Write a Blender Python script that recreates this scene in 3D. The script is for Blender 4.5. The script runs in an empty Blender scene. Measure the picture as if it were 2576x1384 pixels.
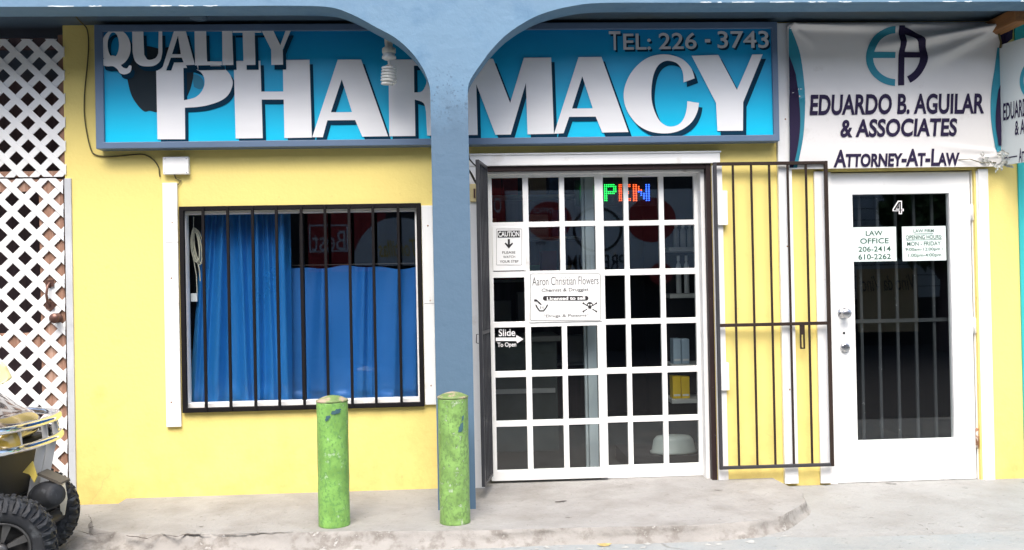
import bpy, bmesh, math, random
from mathutils import Vector, Matrix
from mathutils.geometry import tessellate_polygon
random.seed(7)
R = math.radians
SC = bpy.context.scene
COL = SC.collection

# ------------------------------------------------------------------ camera, sky, sun, exposure
IW, IH, FPX = 2575.0, 1384.0, 2300.0            # measuring grid of the photograph
YAW, PITCH, ROLL = R(3.1095), R(0.4164), R(1.1345)
CD, CZ = 5.76, 1.33                              # distance from the shop wall, height over the step
fw = Vector((math.sin(YAW)*math.cos(PITCH), math.cos(YAW)*math.cos(PITCH), math.sin(PITCH)))
r0 = Vector((math.cos(YAW), -math.sin(YAW), 0)); u0 = r0.cross(fw)
rt = r0*math.cos(ROLL) - u0*math.sin(ROLL); up = r0*math.sin(ROLL) + u0*math.cos(ROLL)
CAM = Vector((0, -CD, CZ))
cd = bpy.data.cameras.new('camera'); cam = bpy.data.objects.new('camera', cd); COL.objects.link(cam)
cd.sensor_width = 36; cd.sensor_fit = 'HORIZONTAL'; cd.lens = 36*FPX/IW; cd.clip_start = 0.05; cd.clip_end = 500
M4 = Matrix((( rt.x, up.x, -fw.x, CAM.x), (rt.y, up.y, -fw.y, CAM.y), (rt.z, up.z, -fw.z, CAM.z), (0, 0, 0, 1)))
cam.matrix_world = M4
SC.camera = cam

SUN_EL, SUN_AZ = R(57), R(188)                   # azimuth clockwise from +Y: behind the camera
w = bpy.data.worlds.new("World"); SC.world = w; w.use_nodes = True
nt = w.node_tree; bg = nt.nodes['Background']
sky = nt.nodes.new('ShaderNodeTexSky'); sky.sky_type = 'NISHITA'; sky.sun_disc = False
sky.sun_elevation = SUN_EL; sky.sun_rotation = SUN_AZ; sky.dust_density = 4.0; sky.air_density = 1.0
nt.links.new(sky.outputs[0], bg.inputs[0]); bg.inputs[1].default_value = 0.15
sl = bpy.data.lights.new('sun', 'SUN'); sl.energy = 1.5; sl.angle = R(40); sl.color = (1, .97, .92)
sun = bpy.data.objects.new('sun', sl); COL.objects.link(sun)
sd = Vector((math.sin(SUN_AZ)*math.cos(SUN_EL), math.cos(SUN_AZ)*math.cos(SUN_EL), math.sin(SUN_EL)))
sun.rotation_euler = sd.to_track_quat('Z', 'Y').to_euler()
SC.view_settings.view_transform = 'Standard'; SC.view_settings.look = 'None'
SC.view_settings.exposure = 1.38; SC.view_settings.gamma = 1.0
SC.render.engine = 'CYCLES'
SC.cycles.use_denoising = True
SC.cycles.max_bounces = 10; SC.cycles.transparent_max_bounces = 12

# ------------------------------------------------------------------ measuring helpers (photo grid -> place)
def P(x, y, Y=0.0):
    d = rt*((x-IW/2)/FPX) - up*((y-IH/2)/FPX) + fw
    return CAM + d*((Y+CD)/d.y)
def PX(x, y, Y=0.0): return P(x, y, Y).x
def PZ(x, y, Y=0.0): return P(x, y, Y).z
def PG(x, y, z=0.0):                              # point on a level plane
    d = rt*((x-IW/2)/FPX) - up*((y-IH/2)/FPX) + fw
    return CAM + d*((z-CAM.z)/d.z)
def MIR(x, y, Yo, Yg=0.05):                       # where a reflection seen in the panes really stands
    p = P(x, y, Yg); d = (p-CAM); t = (Yg-Yo)/d.y
    return Vector((p.x+d.x*t, Yo, p.z+d.z*t))
def crop(ox, oy, s):
    return lambda x, y: (ox+x*s, oy+y*s)
c1 = crop(0, 0, .3125); c2 = crop(605.5, 0, .3125); c3 = crop(1211, 0, .3125); c4 = crop(1903, 0, .325)
c5 = crop(0, 389.2, .3751); c6 = crop(0, 908.2, .3436); c7 = crop(389.2, 475.7, .4374); c8 = crop(1167.7, 389.2, .3125)
d1 = crop(1167.7, 778.5, .3438); d2 = crop(1773.2, 363.3, .3624); d3 = crop(1773.2, 778.5, .3624)
d4 = crop(2075.9, 397.9, .3374); d5 = crop(2075.9, 778.5, .3374); d6 = crop(735.2, 951.5, .3125)
d7 = crop(173, 1124.5, .2686); d8 = crop(1211, 1167.7, .5295)
def rect(cr, x0, y0, x1, y1, Y):                  # upright rectangle on a plane
    a = P(*cr(x0, y0), Y); b = P(*cr(x1, y0), Y); c = P(*cr(x0, y1), Y); d = P(*cr(x1, y1), Y)
    return ((a.x+c.x)/2, (b.x+d.x)/2, (c.z+d.z)/2, (a.z+b.z)/2)   # X0 X1 Z0 Z1

# ------------------------------------------------------------------ mesh builder
class MB:
    def __init__(s): s.v = []; s.f = []; s.smooth = set()
    def add(s, vs, fs, sm=False):
        n = len(s.v); s.v += [Vector(p) for p in vs]
        for f in fs:
            if sm: s.smooth.add(len(s.f))
            s.f.append([n+i for i in f])
        return s
    def box(s, x0, x1, y0, y1, z0, z1, mat=None):
        vs = [Vector((x, y, z)) for x in (x0, x1) for y in (y0, y1) for z in (z0, z1)]
        if mat is not None: vs = [mat @ p for p in vs]
        return s.add(vs, [(0,1,3,2),(4,6,7,5),(0,4,5,1),(2,3,7,6),(0,2,6,4),(1,5,7,3)])
    def bar(s, a, b, wx, wy, upv=(0,0,1)):        # square bar between two points
        a = Vector(a); b = Vector(b); d = (b-a); L = d.length; d.normalize()
        x = Vector(upv).cross(d)
        if x.length < 1e-4: x = Vector((1,0,0)).cross(d)
        x.normalize(); y = d.cross(x)
        m = Matrix(((x.x,y.x,d.x,a.x),(x.y,y.y,d.y,a.y),(x.z,y.z,d.z,a.z),(0,0,0,1)))
        return s.box(-wx/2, wx/2, -wy/2, wy/2, 0, L, m)
    def tube(s, pts, r, n=10, closed=False, caps=True):
        pts = [Vector(p) for p in pts]; N = len(pts); rings = []
        ref = None
        for i in range(N):
            if closed: t = pts[(i+1) % N]-pts[i-1]
            else: t = pts[min(i+1, N-1)]-pts[max(i-1, 0)]
            t.normalize()
            if ref is None:
                ref = Vector((0,0,1)).cross(t)
                if ref.length < .1: ref = Vector((1,0,0)).cross(t)
            ref = (ref - t*ref.dot(t)).normalized(); b = t.cross(ref)
            rr = r[i] if isinstance(r, (list, tuple)) else r
            rings.append([pts[i]+ref*(rr*math.cos(2*math.pi*k/n))+b*(rr*math.sin(2*math.pi*k/n)) for k in range(n)])
        vs = [p for rg in rings for p in rg]; fs = []
        for i in range(N if closed else N-1):
            j = (i+1) % N
            for k in range(n):
                k2 = (k+1) % n; fs.append((i*n+k, i*n+k2, j*n+k2, j*n+k))
        s.add(vs, fs, True)
        if caps and not closed:
            s.add(rings[0], [tuple(reversed(range(n)))]); s.add(rings[-1], [tuple(range(n))])
        return s
    def lathe(s, prof, mat, n=32, sm=True, caps=True):   # prof: (r, h) about local Z
        vs = []; fs = []
        for r, h in prof:
            for k in range(n):
                a = 2*math.pi*k/n; vs.append(mat @ Vector((r*math.cos(a), r*math.sin(a), h)))
        for i in range(len(prof)-1):
            for k in range(n):
                k2 = (k+1) % n; fs.append((i*n+k, i*n+k2, (i+1)*n+k2, (i+1)*n+k))
        s.add(vs, fs, sm)
        if caps:
            m = len(prof)
            if prof[0][0] > 1e-5: s.add(vs[:n], [tuple(reversed(range(n)))])
            if prof[-1][0] > 1e-5: s.add(vs[(m-1)*n:], [tuple(range(n))])
        return s
    def poly(s, outer, holes=(), Y=0.0, depth=0.0):      # outline(s) of (X, Z) on plane Y, facing the street
        loops = [[Vector((x, z, 0)) for x, z in L] for L in (outer, *holes)]
        flat = [p for L in loops for p in L]
        tris = tessellate_polygon(loops)
        def orient(t):
            a, b, c = (flat[i] for i in t)
            return t if (b-a).cross(c-a).z > 0 else (t[0], t[2], t[1])
        tris = [orient(t) for t in tris]
        s.add([(p.x, Y, p.y) for p in flat], tris)
        if depth:
            s.add([(p.x, Y+depth, p.y) for p in flat], [tuple(reversed(t)) for t in tris])
            for L in loops:
                n = len(L)
                s.add([(p.x, Y, p.y) for p in L]+[(p.x, Y+depth, p.y) for p in L],
                      [(i, (i+1) % n, n+(i+1) % n, n+i) for i in range(n)])
        return s
    def quad(s, a, b, c, d): return s.add([a, b, c, d], [(0,1,2,3)])
    def merge(s, o, f=lambda p: p):
        return s.add([f(p) for p in o.v], o.f)

def build(name, mb, mat, parent=None, origin=None, bevel=0, merge=True, recalc=False, seg=2):
    if parent is not None: o0 = Vector(parent['_o'])
    else: o0 = Vector(origin) if origin is not None else Vector((0,0,0))
    me = bpy.data.meshes.new(name)
    me.from_pydata([tuple(p-o0) for p in mb.v], [], mb.f)
    if mb.smooth:
        me.polygons.foreach_set('use_smooth', [i in mb.smooth for i in range(len(mb.f))])
    if recalc or merge:
        bm = bmesh.new(); bm.from_mesh(me)
        if merge: bmesh.ops.remove_doubles(bm, verts=bm.verts, dist=1e-5)
        if recalc: bmesh.ops.recalc_face_normals(bm, faces=bm.faces)
        bm.to_mesh(me); bm.free()
    me.materials.append(mat)
    ob = bpy.data.objects.new(name, me); COL.objects.link(ob)
    ob['_o'] = tuple(o0)
    if parent is not None: ob.parent = parent
    else: ob.location = o0
    if bevel:
        m = ob.modifiers.new('bevel', 'BEVEL'); m.width = bevel; m.segments = seg; m.limit_method = 'ANGLE'; m.angle_limit = R(40)
    return ob
def thing(name, label, cat, loc, group=None):
    o = bpy.data.objects.new(name, None); COL.objects.link(o); o.location = loc; o['_o'] = tuple(loc)
    o.empty_display_size = .1
    return tag(o, label, cat, group)
def tag(o, label=None, cat=None, group=None, kind=None):
    if label: o['label'] = label
    if cat: o['category'] = cat
    if group: o['group'] = group
    if kind: o['kind'] = kind
    return o

# ------------------------------------------------------------------ lettering
def text_mb(body, rc, Y, weight=0.0, shear=0.0, small=None, flip=False, spacing=1.0):
    cu = bpy.data.curves.new('t', 'FONT'); cu.body = body; cu.size = 1; cu.offset = weight; cu.shear = shear
    cu.resolution_u = 4; cu.space_character = spacing
    if small:
        cu.small_caps_scale = small
        for ch, fm in zip(body, cu.body_format):
            if ch.islower(): fm.use_small_caps = True
    ob = bpy.data.objects.new('t', cu); COL.objects.link(ob)
    bpy.context.view_layer.update()
    me = bpy.data.meshes.new_from_object(ob.evaluated_get(bpy.context.evaluated_depsgraph_get()))
    vs = [v.co.copy() for v in me.vertices]; fs = [tuple(p.vertices) for p in me.polygons]
    bpy.data.objects.remove(ob); bpy.data.curves.remove(cu); bpy.data.meshes.remove(me)
    x0 = min(p.x for p in vs); x1 = max(p.x for p in vs); y0 = min(p.y for p in vs); y1 = max(p.y for p in vs)
    X0, X1, Z0, Z1 = rc
    out = MB()
    pts = []
    for p in vs:
        X = X0+(p.x-x0)/(x1-x0)*(X1-X0); Z = Z0+(p.y-y0)/(y1-y0)*(Z1-Z0)
        if flip: X = X0+X1-X
        pts.append((X, Y, Z))
    out.add(pts, fs)
    return out

# ------------------------------------------------------------------ materials
def ramp(nt, src, p0, p1, c0=(0,0,0,1), c1_=(1,1,1,1)):
    r = nt.nodes.new('ShaderNodeValToRGB'); r.color_ramp.elements[0].position = p0; r.color_ramp.elements[1].position = p1
    r.color_ramp.elements[0].color = c0; r.color_ramp.elements[1].color = c1_
    nt.links.new(src, r.inputs[0]); return r.outputs[0]
def mix(nt, fac, a, b):
    m = nt.nodes.new('ShaderNodeMix'); m.data_type = 'RGBA'
    if isinstance(fac, float): m.inputs[0].default_value = fac
    else: nt.links.new(fac, m.inputs[0])
    for k, s in ((6, a), (7, b)):
        if isinstance(s, tuple): m.inputs[k].default_value = (*s[:3], 1)
        else: nt.links.new(s, m.inputs[k])
    return m.outputs[2]
def math_(nt, op, a, b):
    m = nt.nodes.new('ShaderNodeMath'); m.operation = op; m.use_clamp = True
    for k, s in ((0, a), (1, b)):
        if isinstance(s, (int, float)): m.inputs[k].default_value = s
        else: nt.links.new(s, m.inputs[k])
    return m.outputs[0]
def noise(nt, vec, scale, detail=4, rough=.6):
    n = nt.nodes.new('ShaderNodeTexNoise'); n.inputs['Scale'].default_value = scale; n.inputs['Detail'].default_value = detail
    n.inputs['Roughness'].default_value = rough
    nt.links.new(vec, n.inputs['Vector']); return n.outputs['Fac']
def mat(name, col, rough=.6, metal=0., var=.06, vscale=3., dirt=None, dirt_lo=.55, dirt_hi=.75, dscale=4., chips=None, cscale=25., clo=.66, chi=.69,
        bump=0., bscale=60., stretch=(1,1,1), cracks=None, crack_scale=1.2, spec=.5, emit=None, coat=0., streak=None, low_only=None, grime=None):
    m = bpy.data.materials.new(name); m.use_nodes = True; nt = m.node_tree; b = nt.nodes['Principled BSDF']
    b.inputs['Roughness'].default_value = rough; b.inputs['Metallic'].default_value = metal
    b.inputs['Specular IOR Level'].default_value = spec; b.inputs['Coat Weight'].default_value = coat
    tc = nt.nodes.new('ShaderNodeNewGeometry'); mp = nt.nodes.new('ShaderNodeMapping'); mp.inputs['Scale'].default_value = stretch
    nt.links.new(tc.outputs['Position'], mp.inputs[0]); v = mp.outputs[0]
    n = noise(nt, v, vscale, 5)
    c = mix(nt, ramp(nt, n, .3, .7), tuple(x*(1-var) for x in col), tuple(min(1, x*(1+var)) for x in col))
    if dirt:
        d = ramp(nt, noise(nt, v, dscale, 8, .65), dirt_lo, dirt_hi)
        c = mix(nt, d, c, dirt)
    if streak:                                   # (colour, scale, lo, hi): vertical rain streaks
        m2 = nt.nodes.new('ShaderNodeMapping'); m2.inputs['Scale'].default_value = (1, 1, .06)
        nt.links.new(tc.outputs['Position'], m2.inputs[0])
        c = mix(nt, ramp(nt, noise(nt, m2.outputs[0], streak[1], 5), streak[2], streak[3]), c, streak[0])
    if cracks:
        vo = nt.nodes.new('ShaderNodeTexVoronoi'); vo.feature = 'DISTANCE_TO_EDGE'; vo.inputs['Scale'].default_value = crack_scale
        wv = nt.nodes.new('ShaderNodeTexNoise'); wv.inputs['Scale'].default_value = 3; wv.inputs['Detail'].default_value = 6
        nt.links.new(v, wv.inputs['Vector'])
        av = nt.nodes.new('ShaderNodeVectorMath'); av.operation = 'MULTIPLY_ADD'; av.inputs[1].default_value = (.35,)*3
        nt.links.new(wv.outputs['Color'], av.inputs[0]); nt.links.new(v, av.inputs[2]); nt.links.new(av.outputs[0], vo.inputs['Vector'])
        k = ramp(nt, vo.outputs['Distance'], .002, .006, (1,1,1,1), (0,0,0,1))
        k2 = ramp(nt, noise(nt, v, 1.1, 2), .5, .6)
        kk = math_(nt, 'MULTIPLY', k, k2)
        if low_only:                             # settlement cracks stay near the ground
            sx = nt.nodes.new('ShaderNodeSeparateXYZ'); nt.links.new(tc.outputs['Position'], sx.inputs[0])
            mr = nt.nodes.new('ShaderNodeMapRange'); mr.inputs[1].default_value = low_only[0]; mr.inputs[2].default_value = low_only[1]; nt.links.new(sx.outputs[2], mr.inputs[0])
            kk = math_(nt, 'MULTIPLY', kk, mr.outputs[0])
        c = mix(nt, kk, c, cracks)
    if grime:                                    # splash dirt and hand marks
        sx = nt.nodes.new('ShaderNodeSeparateXYZ'); nt.links.new(tc.outputs['Position'], sx.inputs[0])
        mr = nt.nodes.new('ShaderNodeMapRange'); mr.inputs[1].default_value = .75; mr.inputs[2].default_value = -.02; nt.links.new(sx.outputs[2], mr.inputs[0])
        gk = math_(nt, 'MULTIPLY', mr.outputs[0], ramp(nt, noise(nt, v, 3.2, 9, .72), .38, .70))
        c = mix(nt, math_(nt, 'MULTIPLY', gk, .8), c, grime)
        c = mix(nt, math_(nt, 'MULTIPLY', ramp(nt, noise(nt, v, 14, 6, .7), .64, .72), .55), c, grime)
    chf = None
    if chips:
        chf = ramp(nt, noise(nt, v, cscale, 6, .7), clo, chi)
        c = mix(nt, chf, c, chips)
    nt.links.new(c, b.inputs['Base Color'])
    if bump:
        bn = nt.nodes.new('ShaderNodeBump'); bn.inputs['Strength'].default_value = bump; bn.inputs['Distance'].default_value = .01
        h = noise(nt, v, bscale, 6, .6)
        nt.links.new(h, bn.inputs['Height'])
        if chf is not None:
            b2 = nt.nodes.new('ShaderNodeBump'); b2.invert = True; b2.inputs['Strength'].default_value = .5; b2.inputs['Distance'].default_value = .004
            nt.links.new(chf, b2.inputs['Height']); nt.links.new(bn.outputs[0], b2.inputs['Normal']); nt.links.new(b2.outputs[0], b.inputs['Normal'])
        else: nt.links.new(bn.outputs[0], b.inputs['Normal'])
    rn = ramp(nt, n, .2, .8, (max(0, rough-.08),)*3+(1,), (min(1, rough+.08),)*3+(1,)); nt.links.new(rn, b.inputs['Roughness'])
    if emit: b.inputs['Emission Color'].default_value = (*emit[:3], 1); b.inputs['Emission Strength'].default_value = emit[3]
    return m
def glass_mat(name, tint=(.9,.93,.93), refl=.07):
    m = bpy.data.materials.new(name); m.use_nodes = True; nt = m.node_tree; nt.nodes.remove(nt.nodes['Principled BSDF'])
    out = nt.nodes['Material Output']; t = nt.nodes.new('ShaderNodeBsdfTransparent'); g = nt.nodes.new('ShaderNodeBsdfGlossy')
    g.inputs['Roughness'].default_value = .012; t.inputs[0].default_value = (*tint, 1)
    lw = nt.nodes.new('ShaderNodeLayerWeight'); lw.inputs[0].default_value = .5     # same from both sides of the sheet
    pw = nt.nodes.new('ShaderNodeMath'); pw.operation = 'POWER'; pw.inputs[1].default_value = 5; nt.links.new(lw.outputs['Facing'], pw.inputs[0])
    a = nt.nodes.new('ShaderNodeMath'); a.operation = 'MULTIPLY_ADD'; a.inputs[1].default_value = 1-refl; a.inputs[2].default_value = refl; a.use_clamp = True
    nt.links.new(pw.outputs[0], a.inputs[0])
    mx = nt.nodes.new('ShaderNodeMixShader'); nt.links.new(a.outputs[0], mx.inputs[0]); nt.links.new(t.outputs[0], mx.inputs[1]); nt.links.new(g.outputs[0], mx.inputs[2])
    # faint waviness of the panes
    bn = nt.nodes.new('ShaderNodeBump'); bn.inputs['Strength'].default_value = .02; bn.inputs['Distance'].default_value = .02
    ge = nt.nodes.new('ShaderNodeNewGeometry'); nt.links.new(noise(nt, ge.outputs['Position'], 1.5, 1), bn.inputs['Height']); nt.links.new(bn.outputs[0], g.inputs['Normal'])
    nt.links.new(mx.outputs[0], out.inputs[0]); return m

m_yellow = mat('yellow_paint', (.78,.64,.205), .75, var=.04, vscale=1.5, dirt=(.62,.44,.12), dirt_lo=.62, dirt_hi=.85, dscale=2.5, bump=.25, bscale=35, cracks=(.66,.53,.19), crack_scale=1.3, low_only=(.45,.15), grime=(.52,.37,.11), chips=(.42,.32,.16), cscale=9, clo=.76, chi=.79)
m_beam = mat('blue_masonry_paint', (.125,.228,.335), .7, var=.06, vscale=2., dirt=(.085,.18,.29), dirt_lo=.5, dirt_hi=.75, dscale=5, bump=.4, bscale=14, chips=(.09,.16,.24), cscale=16, clo=.74, chi=.77)
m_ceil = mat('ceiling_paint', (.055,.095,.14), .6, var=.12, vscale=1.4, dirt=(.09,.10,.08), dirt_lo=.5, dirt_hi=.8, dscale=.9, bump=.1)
m_white = mat('white_paint', (.78,.79,.78), .5, var=.04, dirt=(.5,.48,.43), dirt_lo=.58, dirt_hi=.85, dscale=6, bump=.06, bscale=40)
m_white_worn = mat('worn_white_paint', (.76,.76,.75), .55, var=.04, dirt=(.45,.41,.36), dirt_lo=.6, dirt_hi=.85, dscale=8, chips=(.13,.08,.08), cscale=30, clo=.74, chi=.76, bump=.12, bscale=40)
m_brown = mat('dark_brown_paint', (.024,.014,.014), .55, spec=.25, var=.2, vscale=8, chips=(.6,.55,.58), cscale=28, clo=.70, chi=.72, bump=.15, bscale=50)
m_gate = mat('brown_gate_paint', (.030,.020,.016), .6, spec=.2, var=.2, vscale=6, chips=(.35,.34,.34), cscale=45, clo=.72, chi=.75, bump=.1)
m_gate_grey = mat('grey_gate_paint', (.034,.035,.04), .45, var=.15, vscale=6, chips=(.4,.4,.42), cscale=22, clo=.70, chi=.73, bump=.15)
m_bar = mat('black_bar_paint', (.008,.007,.008), .6, spec=.15, var=.2, chips=(.45,.42,.40), cscale=38, clo=.74, chi=.76)
m_signframe = mat('slate_blue_frame_paint', (.105,.165,.26), .5, var=.06)
m_cyan = mat('cyan_vinyl', (.005,.36,.66), .35, var=.05, vscale=1.3, bump=.12, bscale=3, stretch=(.5,1,3))
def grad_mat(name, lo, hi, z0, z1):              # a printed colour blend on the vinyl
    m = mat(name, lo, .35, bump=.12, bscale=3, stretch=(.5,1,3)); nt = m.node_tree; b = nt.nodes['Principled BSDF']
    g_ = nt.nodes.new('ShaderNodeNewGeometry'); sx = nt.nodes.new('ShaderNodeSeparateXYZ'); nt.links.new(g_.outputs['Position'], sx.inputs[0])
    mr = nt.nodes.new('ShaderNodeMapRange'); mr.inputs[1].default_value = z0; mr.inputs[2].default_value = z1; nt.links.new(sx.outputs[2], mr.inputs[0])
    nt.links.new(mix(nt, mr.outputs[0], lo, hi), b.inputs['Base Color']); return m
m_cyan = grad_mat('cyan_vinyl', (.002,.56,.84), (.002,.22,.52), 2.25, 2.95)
m_letter = mat('silver_white_vinyl', (.82,.825,.83), .4, var=.03, bump=.08, bscale=3, stretch=(.5,1,3), dirt=(.4,.42,.44), dirt_lo=.7, dirt_hi=.9, dscale=7)
m_navy = mat('navy_print', (.004,.035,.07), .75, var=.05, spec=.1)
m_slate = mat('charcoal_print', (.024,.034,.042), .75, var=.08, spec=.1)
m_teal_faint = mat('teal_print', (.01,.20,.32), .4)
m_tel = mat('grey_print', (.62,.64,.66), .4)
m_banner = mat('white_banner_vinyl', (.75,.735,.715), .55, var=.04, vscale=2, dirt=(.42,.38,.34), dirt_lo=.6, dirt_hi=.85, dscale=4, bump=.1, bscale=8)
m_ink = mat('dark_purple_ink', (.022,.015,.048), .7, var=.1, spec=.2)
m_teal = mat('teal_ink', (.02,.24,.33), .5, var=.2)
m_tealpaint = mat('turquoise_paint', (.03,.45,.46), .6)
m_panel = mat('pale_sign_board', (.55,.60,.60), .4, var=.02)
m_green = mat('green_bollard_paint', (.185,.38,.085), .45, var=.3, vscale=9, dirt=(.125,.285,.075), dirt_lo=.50, dirt_hi=.60, dscale=62, stretch=(1,1,.8), chips=(.33,.50,.27), cscale=34, clo=.60, chi=.65, bump=.6, bscale=26)
m_green2 = mat('weathered_green_paint', (.20,.36,.095), .5, var=.3, vscale=9, dirt=(.13,.235,.07), dirt_lo=.48, dirt_hi=.59, dscale=64, stretch=(1,1,.8), chips=(.38,.50,.31), cscale=32, clo=.60, chi=.65, bump=.7, bscale=26)
m_cap = mat('worn_bollard_cap', (.13,.20,.06), .6, var=.25, vscale=12, dirt=(.36,.28,.20), dirt_lo=.48, dirt_hi=.58, dscale=15, bump=.4)
m_patch = mat('slate_blue_scuff', (.05,.12,.14), .5, var=.2)
m_steel = mat('brushed_steel', (.62,.62,.63), .28, metal=1., var=.03)
m_chrome = mat('polished_chrome', (.82,.82,.84), .08, metal=1., var=.02)
m_rust = mat('rusty_steel', (.30,.15,.08), .7, var=.3, vscale=30, dirt=(.6,.55,.5), dirt_lo=.5, dirt_hi=.6, dscale=30)
m_black = mat('black_plastic', (.012,.012,.013), .45)
m_cable = mat('dark_cable', (.10,.085,.03), .7)
m_paper = mat('white_notice', (.80,.81,.80), .5, var=.015)
m_mint = mat('pale_mint_notice', (.70,.80,.77), .5, var=.015)
m_inkblk = mat('black_ink', (.02,.017,.018), .5)
m_inkgrey = mat('grey_ink', (.13,.13,.13), .5)
m_inkgreen = mat('dark_green_ink', (.03,.09,.06), .5)
m_decal = mat('white_decal', (.85,.85,.85), .5, var=.01)
m_lattice = mat('white_lattice_vinyl', (.78,.79,.78), .45, var=.03)
m_cedar = mat('weathered_cedar', (.30,.165,.11), .75, var=.3, vscale=3, stretch=(12,12,.6), dirt=(.45,.33,.27), dirt_lo=.5, dirt_hi=.75, dscale=3, bump=.2, bscale=20)
m_rafter = mat('orange_timber', (.27,.115,.035), .6, var=.25, vscale=4, stretch=(10,.6,10), bump=.2)
m_metalpost = mat('galvanised_strip', (.50,.52,.54), .5, var=.1, vscale=4, dirt=(.3,.3,.32), dirt_lo=.55, dirt_hi=.8, dscale=5, bump=.1)
m_bronze = mat('dull_bronze', (.14,.075,.06), .4, metal=.6, var=.2)
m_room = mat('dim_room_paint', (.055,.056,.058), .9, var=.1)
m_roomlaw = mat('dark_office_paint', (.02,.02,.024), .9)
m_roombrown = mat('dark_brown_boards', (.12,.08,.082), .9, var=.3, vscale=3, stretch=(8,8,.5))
m_curtain = mat('blue_satin_curtain', (.016,.175,.50), .32, metal=.15, var=.06, vscale=3, spec=1.)
m_curtain2 = mat('royal_blue_curtain', (.016,.15,.48), .38, metal=.15, var=.05, vscale=3, spec=.9)
m_glass = glass_mat('window_glass', (.90,.93,.93), .085)
m_glassdoor = glass_mat('tinted_door_glass', (.76,.80,.80), .095)
m_bulb = mat('cfl_white', (.78,.78,.74), .3)
m_socket = mat('dusty_socket', (.55,.53,.45), .5, var=.1)
m_platform = mat('worn_concrete', (.292,.286,.275), .85, var=.1, vscale=1.6, dirt=(.205,.195,.18), dirt_lo=.42, dirt_hi=.72, dscale=3.4, bump=.9, bscale=42, chips=(.185,.175,.16), cscale=24, clo=.615, chi=.66)
m_kerb = mat('chipped_kerb_concrete', (.275,.262,.243), .9, var=.15, vscale=4, dirt=(.165,.148,.13), dirt_lo=.48, dirt_hi=.62, dscale=9, chips=(.36,.35,.33), cscale=9, clo=.60, chi=.66, bump=.8, bscale=25)
m_road = mat('pale_asphalt', (.255,.275,.275), .9, var=.12, vscale=2.1, dirt=(.31,.307,.29), dirt_lo=.45, dirt_hi=.7, dscale=1.3, chips=(.18,.188,.185), cscale=22, clo=.62, chi=.66, bump=.9, bscale=45, cracks=(.18,.18,.172), crack_scale=.5)
m_sidewalk = mat('pale_pavement_concrete', (.285,.287,.278), .9, var=.06, vscale=1.4, dirt=(.225,.22,.205), dirt_lo=.44, dirt_hi=.74, dscale=3.2, bump=.9, bscale=42, chips=(.2,.197,.187), cscale=23, clo=.625, chi=.67)
m_crack = mat('crack_shadow_fill', (.07,.06,.055), .95)
m_plaster = mat('pale_plaster_chip', (.33,.335,.32), .9, var=.1, bump=.3)
# ---- glyph outlines
def smooth(pts, n=6):                             # open Catmull-Rom through points
    q = [pts[0]]+list(pts)+[pts[-1]]; o = []
    for i in range(1, len(q)-2):
        for k in range(n):
            t = k/n; a, b, c, d = q[i-1], q[i], q[i+1], q[i+2]
            o.append(tuple(.5*((2*b[j])+(-a[j]+c[j])*t+(2*a[j]-5*b[j]+4*c[j]-d[j])*t*t+(-a[j]+3*b[j]-3*c[j]+d[j])*t**3) for j in (0,1)))
    o.append(tuple(pts[-1])); return o
def ell(cx, cy, rx, ry, n=36, a0=0, a1=360, endpoint=False):
    m = n+1 if endpoint else n
    return [(cx+rx*math.cos(R(a0+(a1-a0)*i/n)), cy+ry*math.sin(R(a0+(a1-a0)*i/n))) for i in range(m)]
def world(cr, pts, Y): return [(lambda q: (q.x, q.z))(P(*cr(x, y), Y)) for x, y in pts]

# ------------------------------------------------------------------ levels and main positions
idn = lambda x, y: (x, y)
ZP = .043; ZS = -.012; ZG = -.034                             # step top, pavement
XL = PX(166, 600); XT = PX(2562, 600)             # left end of the yellow wall, start of the turquoise wall
ZC = PZ(1981, 56)                                 # porch ceiling
BY0, BY1 = -.55, -.36                             # arcade front and back
XA, XB = -6.5, 6.5
win = rect(idn, 457, 523, 1063, 1030, 0)
dor = rect(idn, 1207, 413, 1790, 1212, 0); dor = (dor[0], dor[1], -.01, dor[3])
law = rect(idn, 2080, 429, 2458, 1213, 0); law = (law[0], law[1], ZS-.02, law[3])
print('ZC', ZC, 'XL', XL, 'XT', XT, 'wall base', PZ(600, 1243), PZ(240, 1252), 'door', dor, 'law', law)

# ------------------------------------------------------------------ ground
g = MB(); g.quad((-60,-60,ZG), (60,-60,ZG), (60,30,ZG), (-60,30,ZG))
tag(build('road', g, m_road, origin=(0,0,ZG)), kind='structure')
g = MB()                                          # pavement by the law office, sloping down into the road
pv = [PG(*p, ZG) for p in (d8(1290,330), d8(1500,333), d8(1800,330), d8(2200,320), d8(2576,300))]
front = [(x.x, x.y) for x in pv]+[(8, pv[-1].y+.05)]
yb = 2.2; xs = [front[0][0]-.6]+[f[0] for f in front]; ys = [front[0][1]+.05]+[f[1] for f in front]
for i in range(len(xs)-1):
    y0_ = lambda k, t: ys[k]+(-.02-ys[k])*t
    prev = [(xs[i], ys[i]-.1, ZG-.004), (xs[i+1], ys[i+1]-.1, ZG-.004)]
    for t in (0, .15, .4, .7, 1):
        z = ZG+.005+(ZS-ZG-.005)*t**.8; row = [(xs[i], y0_(i, t), z), (xs[i+1], y0_(i+1, t), z)]
        g.quad(prev[0], prev[1], row[1], row[0]); prev = row
    g.quad(prev[0], prev[1], (xs[i+1], yb, ZS), (xs[i], yb, ZS))
def pav_z(y): t = max(0, min(1, (y-ys[2])/(-.02-ys[2]))); return ZG+.005+(ZS-ZG-.005)*t**.8
tag(build('pavement', g, m_sidewalk, origin=(2,0,ZS)), kind='structure')

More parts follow.
